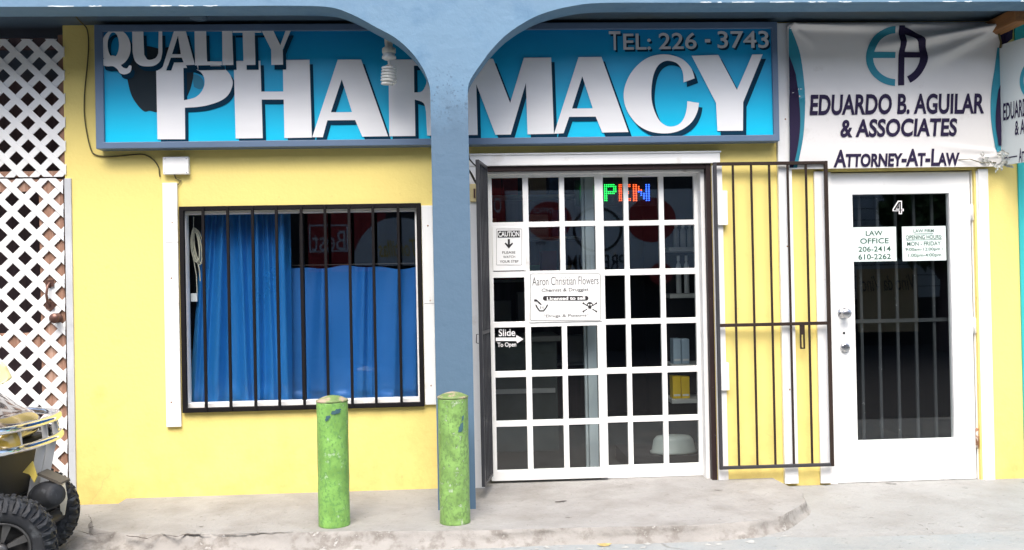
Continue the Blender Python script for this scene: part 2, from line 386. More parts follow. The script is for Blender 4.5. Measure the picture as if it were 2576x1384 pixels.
edge = [PG(*p, ZP) for p in (d7(215,690), d7(230,770), d7(520,812), d7(870,820), d7(1320,822), d7(1850,808), d7(2500,790),
        d8(0,315), d8(330,303), d8(700,297), d8(1100,285), d8(1300,268), d8(1420,245), d8(1500,205), d8(1537,175), d8(1520,135), d8(1450,100), d8(1395,72))]
edge = [Vector((p.x, p.y, ZP)) for p in edge]
dense = []
def wob(x, k): return .5*math.sin(x*9.1+k)+.3*math.sin(x*23.7+2*k)+.25*math.sin(x*51.3+3*k)+.2*math.sin(x*97+k)
for i in range(len(edge)-1):
    n = max(2, int((edge[i+1]-edge[i]).length/.025))
    for k in range(n):
        p = edge[i].lerp(edge[i+1], k/n); dense.append(p+Vector((0, wob(p.x, 1)*(.008 if p.x < 1.0 else .003), 0)))
dense.append(edge[-1])
step = MB()
x0 = dense[0].x; x1 = dense[-1].x
outl = [(p.x, p.y) for p in dense]+[(x1, .35), (x0, .35)]
def flat(mb, outl, z):
    tri = tessellate_polygon([[Vector((a, b, 0)) for a, b in outl]]); V2 = [Vector(p) for p in outl]
    mb.add([(a, b, z) for a, b in outl], [t if (V2[t[1]]-V2[t[0]]).cross(V2[t[2]]-V2[t[0]]) > 0 else (t[0], t[2], t[1]) for t in tri])
flat(step, outl, ZP)
walk = tag(build('step_platform', step, m_platform, origin=(0,0,ZP), merge=False), kind='structure')
def skirt(name, line, prof, m, amp):
    kb = MB(); rows = []
    for lv, (off, z) in enumerate(prof):
        row = []
        for i, p in enumerate(line):
            t = (line[min(i+1, len(line)-1)]-line[max(0, i-1)]).normalized(); nrm = Vector((t.y, -t.x, 0))
            wide = 1+1.3*max(0, min(1, (.4-p.x)/1.2)); end = lv == len(prof)-1
            o_ = off*wide+(wob(p.x+p.y, lv*1.7)*amp*min(lv, 2)*(1 if p.x < 1.2 else .4) if lv else 0)
            zz = ZP+z+(wob(p.x*1.3+p.y, lv*2.9+.5)*.004 if 0 < lv and not end else 0)
            row.append(Vector((p.x, p.y, zz))+nrm*o_)
        rows.append(row)
    for a, b in zip(rows, rows[1:]):
        n = len(a); kb.add(a+b, [(i, n+i, n+i+1, i+1) for i in range(n-1)], True)
    return build(name, kb, m, walk)
ds = [Vector((x0, .3, 0))]+dense+[Vector((x1, .3, 0))]
skirt('kerb_face', ds, ((0, 0), (.004, -.006), (.008, -.02), (.012, -.04), (.02, -.052), (.032, -.066), (.05, ZG-.004-ZP)), m_kerb, .004)
# lower broken slab at the left end, under the wall's foot
lo = [PG(*p, ZP-.03) for p in (d7(-420,840), d7(-100,835), d7(90,825), d7(230,830), d7(300,815))]
lo = [Vector((p.x, p.y+wob(p.x, 4)*.01, ZP-.03)) for p in lo]; lo.append(Vector((x0+.12, lo[-1].y+.03, ZP-.03)))
low = MB(); flat(low, [(p.x, p.y) for p in lo]+[(x0+.12, .3), (lo[0].x, .3)], ZP-.03); build('lower_slab', low, m_platform, walk, merge=False)
ld = [];
for a_, b_ in zip(lo, lo[1:]):
    for k in range(12): p = a_.lerp(b_, k/12); ld.append(Vector((p.x, p.y, 0)))
skirt('kerb_face', ld, ((0, -.03), (.01, -.034), (.03, -.045), (.06, -.06), (.09, ZG-.004-ZP)), m_kerb, .004)
def crack(pts, wd, z, parent, m=m_crack):
    q = MB(); pts = [PG(*p, z) for p in pts]; out = []
    for a, b in zip(pts, pts[1:]):
        n = max(2, int((b-a).length/.02))
        for k in range(n): out.append(a.lerp(b, k/n)+Vector((random.uniform(-.004,.004), random.uniform(-.006,.006), 0)))
    out.append(pts[-1]); L = len(out); l = []; r_ = []
    for i, p in enumerate(out):
        ww = wd*(.25+.75*math.sin(math.pi*(i+.5)/L))*random.uniform(.5, 1.2)
        zc_ = (pav_z(p.y) if z == ZS else z)+.004; l.append((p.x, p.y+ww/2, zc_)); r_.append((p.x, p.y-ww/2, zc_))
    q.add(l+r_, [(L+i, L+i+1, i+1, i) for i in range(L-1)]); build('crack', q, m, parent, merge=False)
crack([d7(90,790), d7(230,828), d7(460,795)], .014, ZP, walk); crack([d7(510,850), d7(540,838), d7(740,862), d7(870,818)], .016, ZP, walk)
crack([d7(870,818), d7(1010,845), d7(1100,822), d7(1320,830)], .018, ZP, walk); crack([d7(1330,824), d7(1560,822), d7(1850,812), d7(2100,802)], .012, ZP, walk)
crack([d7(150,555), d7(240,515), d7(300,500)], .010, ZP, walk); crack([d7(150,640), d7(180,640), d7(215,700), d7(190,770)], .010, ZP, walk)
crack([d7(190,762), d7(235,752)], .03, ZP, walk); crack([d7(1220,752), d7(1260,750)], .012, ZP, walk)
crack([d8(350,182), d8(405,176)], .02, ZP, walk); crack([d8(1105,128), d8(1145,126)], .010, ZP, walk); crack([d8(395,258), d8(420,256)], .01, ZP, walk)
crack([d8(2050,262), d8(2100,285), d8(2155,322)], .012, ZS, walk); crack([d8(1990,225), d8(2055,240)], .008, ZS, walk); crack([d8(1920,92), d8(1970,96)], .02, ZS, walk)
pl = MB()                                         # broken pale plaster along the foot of the kerb
for _ in range(60):
    x_ = random.uniform(-2.2, 1.9); s_ = random.uniform(.004, .016); base = min(dense[:-12], key=lambda e: abs(e.x-x_)); yy = base.y-.06-random.uniform(0, .07)*(1+max(0, .4-x_))
    n = random.randint(5, 7); pl.add([(x_+s_*math.cos(6.283*k/n)*random.uniform(.6, 1.3)*1.6, yy+s_*math.sin(6.283*k/n)*random.uniform(.5, 1), ZG+.002) for k in range(n)]+[(x_, yy, ZG+.002+s_*.5)], [(k, (k+1) % n, n) for k in range(n)])
tag(build('kerb_rubble', pl, m_plaster, origin=(0,-1,ZS), merge=False), kind='stuff', label='crumbs of pale plaster along the foot of the kerb', cat='rubble')

# ------------------------------------------------------------------ the building
B = thing('shop_building', 'yellow single storey shop building with blue arched porch, barred window and white glazed doors', 'building', (0, 0, 0))
def holewall(mb, X0, X1, Z0, Z1, holes, Y, t):
    xs = sorted({X0, X1, *[h[0] for h in holes], *[h[1] for h in holes]}); zs = sorted({Z0, Z1, *[max(Z0, h[2]) for h in holes], *[h[3] for h in holes]})
    for a, b in zip(xs, xs[1:]):
        for c, d in zip(zs, zs[1:]):
            mx, mz = (a+b)/2, (c+d)/2
            if any(h[0] < mx < h[1] and h[2] < mz < h[3] for h in holes): continue
            mb.quad((a, Y, c), (b, Y, c), (b, Y, d), (a, Y, d)); mb.quad((b, Y+t, c), (a, Y+t, c), (a, Y+t, d), (b, Y+t, d))
    for a, b, c, d in holes:
        c = max(c, Z0)
        mb.quad((a, Y, c), (a, Y, d), (a, Y+t, d), (a, Y+t, c)); mb.quad((b, Y, d), (b, Y, c), (b, Y+t, c), (b, Y+t, d))
        mb.quad((a, Y, d), (b, Y, d), (b, Y+t, d), (a, Y+t, d))
        if c > Z0+1e-4: mb.quad((b, Y, c), (a, Y, c), (a, Y+t, c), (b, Y+t, c))
    mb.quad((X0, Y, Z0), (X0, Y, Z1), (X0, Y+t, Z1), (X0, Y+t, Z0)); mb.quad((X1, Y, Z1), (X1, Y, Z0), (X1, Y+t, Z0), (X1, Y+t, Z1))
mb = MB(); holewall(mb, XL, XT, ZS-.1, ZC+.3, [win, dor, law], 0, .16)
build('front_wall', mb, m_yellow, B)
mb = MB(); mb.box(XT, XT+3, -.012, .2, ZS-.1, ZC+.3)
tag(build('front_wall', mb, m_tealpaint, B), 'turquoise strip of wall at the right edge')
# arcade: fascia beam, two quarter arches and the column in one masonry piece
La = world(c2, [(500,45),(720,60),(900,120),(1080,215),(1250,310),(1380,430),(1470,560),(1520,700),(1535,860)], BY0)
Ra = world(c3, [(1005,40),(960,36),(700,55),(480,115),(330,190),(200,280),(90,390),(20,480)], BY0)[1:]+world(c2, [(2000,360),(1900,490),(1840,660),(1822,800)], BY0)[2:]
zl = (PZ(60, 18, BY0)+La[0][1])/2; zr = (PZ(1981, 8.5, BY0)+PZ(2560, 2, BY0))/2
cxl = (PX(1083, 300, BY0)+PX(1102, 1275, BY0))/2; cxr = (PX(1178, 300, BY0)+PX(1196, 1275, BY0))/2
La = smooth([(La[0][0]-.35, zl), (La[0][0]-.05, zl)]+La[1:-1]+[(cxl, La[-1][1])], 5)
Ra = smooth([(Ra[0][0]+.4, zr)]+[(Ra[0][0], max(zr, Ra[0][1]))]+Ra[1:-1]+[(cxr, Ra[-1][1])], 5)
ZB = 3.75
out = [(XA, ZB), (XA, zl)]+La+[(cxl, ZP-.03), (cxr, ZP-.03)]+Ra[::-1]+[(XB, zr), (XB, ZB)]
mb = MB(); mb.poly(out, Y=BY0, depth=BY1-BY0)
def two_tone(m, col, z0, soft):                   # greyer, darker tone on the column below the stained patch
    nt = m.node_tree; b = nt.nodes['Principled BSDF']; src = b.inputs['Base Color'].links[0].from_socket
    g_ = nt.nodes.new('ShaderNodeNewGeometry'); sx = nt.nodes.new('ShaderNodeSeparateXYZ'); nt.links.new(g_.outputs['Position'], sx.inputs[0])
    a = nt.nodes.new('ShaderNodeMath'); a.operation = 'MULTIPLY_ADD'; nt.links.new(noise(nt, g_.outputs['Position'], 5, 8, .7), a.inputs[0]); a.inputs[1].default_value = .55; nt.links.new(sx.outputs[2], a.inputs[2])
    f = nt.nodes.new('ShaderNodeMapRange'); f.inputs[1].default_value = z0+.275+soft; f.inputs[2].default_value = z0+.275-soft; nt.links.new(a.outputs[0], f.inputs[0])
    sp_ = ramp(nt, noise(nt, g_.outputs['Position'], 45, 6, .75), .55, .62)
    f2 = nt.nodes.new('ShaderNodeMapRange'); f2.inputs[1].default_value = .24; f2.inputs[2].default_value = .10; nt.links.new(math_(nt, 'ABSOLUTE', 0, 0), f2.inputs[0])
    ds = nt.nodes.new('ShaderNodeVectorMath'); ds.operation = 'DISTANCE'; ds.inputs[1].default_value = (cxl*.45+cxr*.55, BY0, z0+.02); nt.links.new(g_.outputs['Position'], ds.inputs[0]); nt.links.new(ds.outputs['Value'], f2.inputs[0])
    c = mix(nt, f.outputs[0], src, col); c = mix(nt, math_(nt, 'MULTIPLY', f2.outputs[0], sp_), c, (.06,.11,.17)); nt.links.new(c, b.inputs['Base Color'])
two_tone(m_beam, (.078,.142,.215), PZ(1130, 262, BY0), .12)
build('arcade', mb, m_beam, B, recalc=True, bevel=.006)
mb = MB()                                         # flaked edge along the underside of the fascia
x = XA
while x < XB:
    Lc = random.uniform(.025, .16)
    if (x < La[0][0]-.1 or x > Ra[0][0]-.05) and random.random() < .6:
        zz = zl if x < 0 else zr; n = 7; top = []; bot = []
        for k in range(n+1):
            e = math.sin(math.pi*k/n)**.5; top.append((x+Lc*k/n, BY0-.004, zz+.0025+e*random.uniform(-.0015, .004))); bot.append((x+Lc*k/n, BY0-.006, zz-.001-e*random.uniform(0, .003)))
        mb.add(bot+top, [(i, i+1, n+2+i, n+1+i) for i in range(n)])
    x += Lc+random.uniform(.01, .10)
tag(build('flaked_edge', mb, mat('flaked_pale_edge', (.42,.47,.50), .8, var=.2, vscale=30), B, merge=False), kind='stuff')
mb = MB(); mb.box(XA, XB, BY1, 2.2, ZC, ZC+.05)
build('ceiling', mb, m_ceil, B)
mb = MB(); mb.box(XA, XB, BY0-.02, 4.4, ZB+.002, ZB+.15)
build('roof', mb, m_beam, B)
mb = MB(); a = P(2482, 58, -.06); mb.box(a.x, a.x+.1, BY1+.003, 0, a.z-.075, a.z+.01)
tag(build('rafter', mb, m_rafter, B, bevel=.004), 'orange brown timber rafter under the porch ceiling')
# interiors
def room(name, X0, X1, Y1, Z0, Z1, m):
    q = MB(); q.quad((X0,.162,Z0),(X0,.162,Z1),(X0,Y1,Z1),(X0,Y1,Z0)); q.quad((X1,.162,Z0),(X1,Y1,Z0),(X1,Y1,Z1),(X1,.162,Z1))
    q.quad((X0,Y1,Z0),(X0,Y1,Z1),(X1,Y1,Z1),(X1,Y1,Z0)); q.quad((X0,.162,Z0),(X0,Y1,Z0),(X1,Y1,Z0),(X1,.162,Z0)); q.quad((X0,.162,Z1),(X1,.162,Z1),(X1,Y1,Z1),(X0,Y1,Z1))
    return build(name, q, m, B)
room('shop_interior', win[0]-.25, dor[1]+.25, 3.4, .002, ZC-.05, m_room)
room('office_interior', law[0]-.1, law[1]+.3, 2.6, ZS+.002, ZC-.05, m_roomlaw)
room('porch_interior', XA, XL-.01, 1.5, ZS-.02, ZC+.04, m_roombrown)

# window: white frame, sash glass, burglar bars
mb = MB(); wo = win
wi = rect(c7, 188, 137, 1505, 1215, .03)
mb.poly([(wo[0], wo[2]), (wo[1], wo[2]), (wo[1], wo[3]), (wo[0], wo[3])], [[(wi[0], wi[2]), (wi[1], wi[2]), (wi[1], wi[3]), (wi[0], wi[3])]], Y=.02, depth=.07)
W = build('window', mb, m_white_worn, B, recalc=True, bevel=.004)
mb = MB(); mb.quad((wi[0], .057, wi[2]), (wi[1], .057, wi[2]), (wi[1], .057, wi[3]), (wi[0], .057, wi[3])); build('pane', mb, m_glass, W)
mb = MB(); xm = PX(*c7(855, 600), .05); mb.box(xm-.018, xm+.006, .045, .075, wi[2], wi[3]); tag(build('meeting_rail', mb, m_bar, W), None)
bo = rect(c7, 147, 90, 1540, 1270, -.03); bw = .028
mb = MB()
mb.poly([(bo[0], bo[2]), (bo[1], bo[2]), (bo[1], bo[3]), (bo[0], bo[3])], [[(bo[0]+bw, bo[2]+bw), (bo[1]-bw, bo[2]+bw), (bo[1]-bw, bo[3]-bw), (bo[0]+bw, bo[3]-bw)]], Y=-.03, depth=.03)
BG = build('burglar_bars', mb, m_bar, B, recalc=True, bevel=.003)
for cx in (283, 425, 568, 705, 848, 985, 1123, 1260, 1405):
    xx = PX(*c7(cx+4, 680), -.03); q = MB(); q.box(xx-.0082, xx+.0082, -.042, -.022, bo[2]+.004, bo[3]-.004); build('bar', q, m_bar, BG, bevel=.002)

# sliding door leaves
yr = [(446, 558), (571, 681.5), (697, 808), (822, 932), (947, 1057), (1071, 1181)]
def leaf(xl, xr, panes, Y, ytop, ybot, xref):
    X = lambda cx: PX(*c8(cx, 360), Y)
    z1 = PZ(xref, ytop, Y); z0 = PZ(xref+13, ybot, Y)
    holes = []
    for a, b in panes:
        for y0, y1 in yr:
            t = PZ(1350+(y0-450)*.018, y0, .08); u = PZ(1350+(y1-450)*.018, y1, .08)
            holes.append([(X(a), u), (X(b), u), (X(b), t), (X(a), t)])
    q = MB(); q.poly([(X(xl), z0), (X(xr), z0), (X(xr), z1), (X(xl), z1)], holes, Y=Y, depth=.035)
    o = build('sliding_door', q, m_white, B, recalc=True, bevel=.003)
    q = MB(); pa, pb, pc, pd = X(panes[0][0])-.01, X(panes[-1][1])+.01, holes[5][0][1]-.01, holes[0][2][1]+.01; q.quad((pa, Y+.018, pc), (pb, Y+.018, pc), (pb, Y+.018, pd), (pa, Y+.018, pd)); build('pane', q, m_glassdoor, o)
    return o
LA = leaf(175, 1116, [(222,470), (515,763), (805,1050)], .08, 436, 1207, 1350)
tag(LA, 'left sliding leaf carrying the notices')
LB = leaf(1056, 1900, [(1118,1281), (1320,1565), (1605,1848)], .122, 434, 1200, 1640)
q = MB()                                          # white head track and right jamb of the sliding door
t0 = rect(c8, 165, 98, 1946, 148, .04); q.box(t0[0], t0[1], .04, .16, t0[2], dor[3]-.012)
q.box(PX(*c8(1903, 400), .04), PX(*c8(1948, 400), .04), .041, .159, 0.002, t0[2]-.001)
build('door_frame', q, m_white_worn, B, bevel=.003)
q = MB(); q.box(dor[0]+.002, dor[1]-.02, -.01, .05, dor[3]-.038, dor[3]-.001)
q.box(PX(*c8(1948, 500), 0), PX(*c8(1988, 500), 0), -.012, .06, .001, dor[3]-.0005)
tag(build('door_frame', q, m_brown, B, bevel=.003), 'dark brown chipped outer frame of the pharmacy door')
q = MB(); a = rect(idn, 1180, 388, 1811, 414, -.03); q.box(a[0], a[1], -.03, -.001, a[2], a[3]); q.box(a[0]-.01, a[1]+.006, -.038, -.0005, a[3], a[3]+.012)
build('trim_board', q, m_white, B, bevel=.003)
def board(x0, x1, yt, yb, xoff=0, y_front=-.022, m=m_white, yref=None, name='trim_board', lab=None):
    yref = (yt+yb)/2 if yref is None else yref
    X0_ = PX(x0, yref, y_front); X1_ = PX(x1, yref, y_front); z1 = PZ((x0+x1)/2, yt, y_front); z0 = PZ((x0+x1)/2+14, yb, y_front)
    q = MB(); q.box(X0_, X1_, y_front, -.001, z0, z1); return tag(build(name, q, m, B, bevel=.003), lab)
board(1186, 1211, 416, 1228, m=m_white_worn)
board(1799, 1824, 416, 1208, m=m_white_worn)
board(413, 450, 460, 1074, m=m_white, lab='white vertical cover strip left of the window')
board(1064, 1092, 517, 1018, m=m_white, lab='white vertical cover strip right of the window')
board(1962, 1996, 58, 1217, m=m_white, y_front=-.03, lab='tall white strip from ceiling to pavement')
board(2056, 2083, 431, 1216, m=m_white_worn, y_front=-.02)
board(1803, 1830, 480, 566, y_front=-.045, name='hinge_plate'); board(1809, 1834, 913, 982, y_front=-.045, name='hinge_plate')
# fascia board behind the banner
q = MB(); a = rect(c4, 240, 172, 1790, 420, -.012); q.box(a[0], a[1], -.012, -.001, a[2], a[3]); build('banner_board', q, m_white, B)

# law office door
s0 = PX(2097, 820, .02); s1 = PX(2447, 820, .02); sz1 = PZ(2260, 434, .02); sz0 = PZ(2280, 1210, .02)
gl = rect(idn, 2142, 488, 2386, 488, .02); gb = rect(idn, 2159, 1106, 2402, 1106, .02)
gx0, gx1, gz0, gz1 = (gl[0]+gb[0])/2, (gl[1]+gb[1])/2, gb[2], gl[3]
q = MB(); q.poly([(s0, sz0), (s1, sz0), (s1, sz1), (s0, sz1)], [[(gx0, gz0), (gx1, gz0), (gx1, gz1), (gx0, gz1)]], Y=.02, depth=.045)
OD = tag(build('office_door', q, m_white, B, recalc=True, bevel=.003), 'white door with one tall glass pane')
q = MB(); q.quad((gx0-.005, .042, gz0-.005), (gx1+.005, .042, gz0-.005), (gx1+.005, .042, gz1+.005), (gx0-.005, .042, gz1+.005)); build('pane', q, m_glassdoor, OD)
q = MB(); xx = PX(*d5(972, 1100), .018); q.box(xx, xx+.003, .0185, .0205, sz0+.005, gz0-.01); build('plank_seam', q, m_platform, OD)
ctr = P(2119.8, 787.6, .02)
mk = lambda c: Matrix.Translation(c) @ Matrix.Rotation(R(90), 4, 'X')
q = MB(); q.lathe([(.036,0),(.036,.006),(.02,.01),(.014,.018),(.014,.034),(.026,.042),(.031,.054),(.030,.064),(.022,.070),(0.0,.072)], mk(ctr), 28); q.box(ctr.x-.011, ctr.x+.011, -.0535, -.051, ctr.z-.003, ctr.z+.003); build('knob', q, m_steel, OD)
ctr = P(2124, 873.6, .02)
q = MB(); q.lathe([(.032,0),(.032,.004),(.028,.018),(.02,.021),(0,.0215)], mk(ctr), 28); q.box(ctr.x-.010, ctr.x+.010, -.006, -.001, ctr.z-.003, ctr.z+.003); build('deadbolt', q, m_steel, OD)
ctr = P(2122, 838, .02); q = MB(); q.lathe([(.008,0),(.008,.003)], mk(ctr), 10); build('bolt_hole', q, m_black, OD)
for x, y0, y1 in ((2443, 514, 556), (2450.5, 799, 840), (2457, 1077, 1128)):
    a = P(x, y0, .008); b = P(x+.6, y1, .008); xm_ = s1+.004
    q = MB(); q.tube([(xm_, .012, a.z), (xm_, .012, b.z)], .0065, 10); q.box(xm_-.006, xm_+.02, .014, .0195, b.z+.005, a.z-.005); build('hinge', q, m_white_worn if y0 < 1000 else m_rust, OD)
IB = MB()
zb = PZ(2260, 806, .12)
for cx in (262, 395, 530, 667, 802):
    xx = PX(*d4(cx, 1050), .12); IB.box(xx-.009, xx+.009, .11, .124, gz0-.1, gz1+.1)
IB.box(gx0-.1, gx1+.1, .100, .1095, zb-.012, zb+.012)
build('inner_bars', IB, mat('grey_bar_paint', (.035,.038,.042), .5, var=.2, chips=(.3,.3,.3), cscale=30, clo=.66, chi=.7), OD)
q = MB(); q.box(law[0]+.001, s0-.004, .005, .07, ZS+.001, law[3]-.004); x2 = PX(2456, 600, 0)+.0
q.box(s1+.008, law[1]-.0, .022, .09, ZS+.001, law[3]-.004); q.box(s0-.004, s1+.008, .030, .09, sz1+.006, law[3]-.005)
build('door_frame', q, m_white_worn, B, bevel=.002)
board(2469, 2494, 425, 1208, y_front=-.018, m=m_white)
board(2463, 2467, 430, 1208, y_front=-.006, m=m_white_worn, name='door_stop')

# ------------------------------------------------------------------ pharmacy sign
fo = ( (PX(234,62,-.10)+PX(243,375,-.10))/2, (PX(1954.6,55,-.10)+PX(1961,354.6,-.10))/2, (PZ(243,375,-.10)+PZ(1961,354.6,-.10))/2, (PZ(234,62,-.10)+PZ(1954.6,54.7,-.10))/2)
fi = ( (PX(*c1(828,300),-.10)+PX(*c1(835,1100),-.10))/2, (PX(*c3(2338,300),-.10)+PX(*c3(2350,1060),-.10))/2, (PZ(*c1(850,1146),-.10)+PZ(*c3(2300,1085),-.10))/2, (PZ(*c1(850,249),-.10)+PZ(*c3(2000,235),-.10))/2)
fo = (fo[0], fo[1], fo[2], min(fo[3], ZC-.004))
S = thing('shop_sign', 'wide blue framed sign reading QUALITY PHARMACY with telephone number above the window and door', 'sign', ((fo[0]+fo[1])/2, 0, fo[2]))
q = MB(); q.poly([(fo[0],fo[2]),(fo[1],fo[2]),(fo[1],fo[3]),(fo[0],fo[3])], [[(fi[0],fi[2]),(fi[1],fi[2]),(fi[1],fi[3]),(fi[0],fi[3])]], Y=-.10, depth=.099)
build('frame', q, m_signframe, S, recalc=True, bevel=.004)
YF = -.082
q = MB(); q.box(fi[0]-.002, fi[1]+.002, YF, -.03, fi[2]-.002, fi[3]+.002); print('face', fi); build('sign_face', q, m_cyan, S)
q = MB(); q.quad((fi[0], -.101, fi[2]-.002+.04), (fi[0], -.101, fi[2]+.04), (fi[0], -.101, fi[2]+.04), (fi[0], -.101, fi[2]+.04))
# charcoal fruit-like silhouette behind the words
ap = smooth([(1250,905),(1205,893),(1160,897),(1105,845),(1055,760),(1025,640),(1005,540),(1015,440),(1070,390),(1180,372),(1290,392),(1400,372),(1500,395),(1548,470),(1558,580),(1540,690),(1500,790),(1440,870),(1380,905),(1320,900)], 5)
q = MB(); q.poly(world(c1, ap, YF-.002), Y=YF-.002); build('silhouette', q, m_slate, S)
q = MB(); q.poly(world(c1, smooth([(1548,600),(1590,605),(1630,640),(1640,690),(1610,720),(1560,700)], 4), YF-.0016), Y=YF-.0016); build('silhouette', q, m_teal_faint, S)
def tx(cr, pts): return [cr(*p) for p in pts]
H = tx(c2, [(0,0)])
G = []                                           # big letters: (outer, holes) in grid units
bowl = lambda: None
Pout = [(1255,497),(1640,497)]+[(1740,508),(1810,550),(1850,600),(1872,680),(1862,745),(1830,785),(1780,815),(1680,848),(1590,862),(1488,868),(1490,1122),(1268,1122)]
Pout = [(1255,497)]+smooth([(1600,497),(1740,512),(1830,575),(1868,640),(1870,690),(1840,760),(1780,810),(1680,846),(1590,862),(1488,868)], 5)+[(1490,1122),(1268,1122)]
Phole = [(1476,548)]+smooth([(1540,548),(1605,575),(1640,620),(1645,680),(1620,740),(1570,785),(1480,808)], 5)
G.append((tx(c1, Pout), [tx(c1, Phole)]))
Hl = tx(c1, [(1880,492)])+tx(c2, [(158,490),(165,738),(342,738),(338,484),(553,482),(572,1108),(352,1112),(345,803),(168,803),(177,1113)])+tx(c1, [(1897,1116)])
G.append((Hl, []))
G.append((tx(c2, [(780,481),(968,480),(1185,1098),(978,1101),(920,968),(697,970),(660,1106),(575,1105)]), [tx(c2, [(812,640),(725,905),(895,903)])]))
Rr = [(1188,481),(1190,481)]
Ro = [(1188,481)]+smooth([(1480,479),(1600,500),(1660,580),(1650,680),(1590,745),(1540,765)], 4)+[(1600,840),(1730,1090),(1500,1092)]+smooth([(1490,900),(1470,830),(1400,803)], 4)+[(1405,1096),(1195,1098)]
Rh = [(1393,530)]+smooth([(1440,530),(1490,570),(1495,660),(1460,735),(1396,745)], 4)
G.append((tx(c2, Ro), [tx(c2, Rh)]))
Mo = tx(c2, [(1745,477),(2030,474)])+tx(c3, [(230,830),(340,466),(560,464),(582,1078),(370,1082),(357,668),(235,1084),(112,1086)])+tx(c2, [(1895,680),(1906,1087),(1760,1089)])
G.append((Mo, []))
G.append((tx(c3, [(780,461),(965,459),(1182,1064),(972,1068),(918,940),(705,942),(660,1074),(583,1078)]), [tx(c3, [(810,615),(728,875),(895,873)])]))
Cc = smooth([(1715,632),(1692,560),(1645,500),(1585,462),(1500,440),(1420,442),(1340,465),(1260,520),(1195,600),(1155,690),(1143,770),(1155,850),(1190,925),(1250,1000),(1330,1050),(1420,1072),(1520,1072),(1610,1045),(1690,985),(1735,905),(1750,830)], 4)+smooth([(1655,815),(1650,880),(1630,950),(1590,1000),(1530,1020),(1480,1010),(1430,970),(1390,890),(1368,800),(1368,700),(1385,600),(1420,530),(1470,495),(1520,492),(1570,510),(1605,550),(1622,600),(1625,665)], 4)
G.append((tx(c3, Cc), []))
G.append((tx(c3, [(1690,450),(1905,443),(2055,725),(2178,440),(2262,438),(2105,825),(2103,1053),(1898,1055),(1887,830)]), []))
Qs = []
Qs.append((tx(c1, ell(932,385,120,148)), [tx(c1, ell(912,362,46,100))]))
Qtail = smooth([(818,478),(822,520),(860,535),(910,535),(945,560),(965,590),(1005,600),(1048,580),(1058,535),(1040,528),(1020,552),(985,540),(960,500),(930,455),(890,450),(860,478)], 4)
Qs.append((tx(c1, Qtail), []))
Qs.append((tx(c1, [(1063,250),(1153,250)]+smooth([(1160,440),(1185,478),(1215,482),(1255,465),(1273,430)], 4)+[(1276,250),(1305,250)]+smooth([(1307,420),(1290,490),(1245,528),(1190,536),(1130,528),(1085,490),(1067,420)], 4)), []))
Qs.append((tx(c1, [(1400,250),(1495,250),(1568,523),(1487,526),(1462,465),(1375,466),(1352,530),(1312,530)]), [tx(c1, [(1432,290),(1385,437),(1455,437)])]))
Qs.append((tx(c1, [(1565,250),(1658,250),(1666,496),(1784,496),(1785,525),(1570,528)]), []))
Qs.append((tx(c1, [(1787,250),(1868,250),(1878,524),(1790,526)]), []))
Qs.append((tx(c1, [(1872,249),(2070,249)])+tx(c2, [(165,248),(165,264),(112,265),(118,524),(22,525),(15,265)])+tx(c1, [(1872,265)]), []))
Qs.append((tx(c2, [(168,250),(262,249),(318,365),(360,249),(402,248),(338,400),(340,522),(246,524),(244,400)]), []))
def letters(name, glyphs, dx, dy, Y, m, lab=None):
    q = MB()
    for i, (o, hs) in enumerate(glyphs):
        y = Y-.0002*i
        q.poly([(lambda p: (p.x, p.z))(P(x+dx, y_+dy, y)) for x, y_ in o], [[(lambda p: (p.x, p.z))(P(x+dx, y_+dy, y)) for x, y_ in h] for h in hs], Y=y)
    return tag(build(name, q, m, S, merge=False), lab)
letters('letter_shadow', G, 8.5, 11.5, YF-.0035, m_navy)
letters('lettering', G, 0, 0, YF-.0060, m_letter, 'large silver white letters PHARMACY')
letters('letter_shadow', Qs, 8, 12, YF-.0085, m_navy)
letters('lettering', Qs, 0, 0, YF-.0110, m_letter, 'smaller silver white letters QUALITY')
q = MB(); qs = MB()
for body, bx in (('T', (1025,252,1118,405)), ('EL:', (1140,272,1362,403)), ('226', (1425,264,1730,398)), ('-', (1797,316,1840,343)), ('3743', (1898,250,2310,390))):
    rc = rect(c3, *bx, YF-.004); dx, dz = .010, -.012
    if body == '226': tag(build('lettering', q, m_tel, S, merge=False), 'grey letters TEL:'); build('letter_shadow', qs, m_navy, S, merge=False); q = MB(); qs = MB()
    q.merge(text_mb(body, rc, YF-.004, weight=.012)); qs.merge(text_mb(body, (rc[0]+dx, rc[1]+dx, rc[2]+dz, rc[3]+dz), YF-.002, weight=.012))
build('letter_shadow', qs, m_navy, S, merge=False); tag(build('lettering', q, m_tel, S, merge=False), 'grey telephone number 226 - 3743')

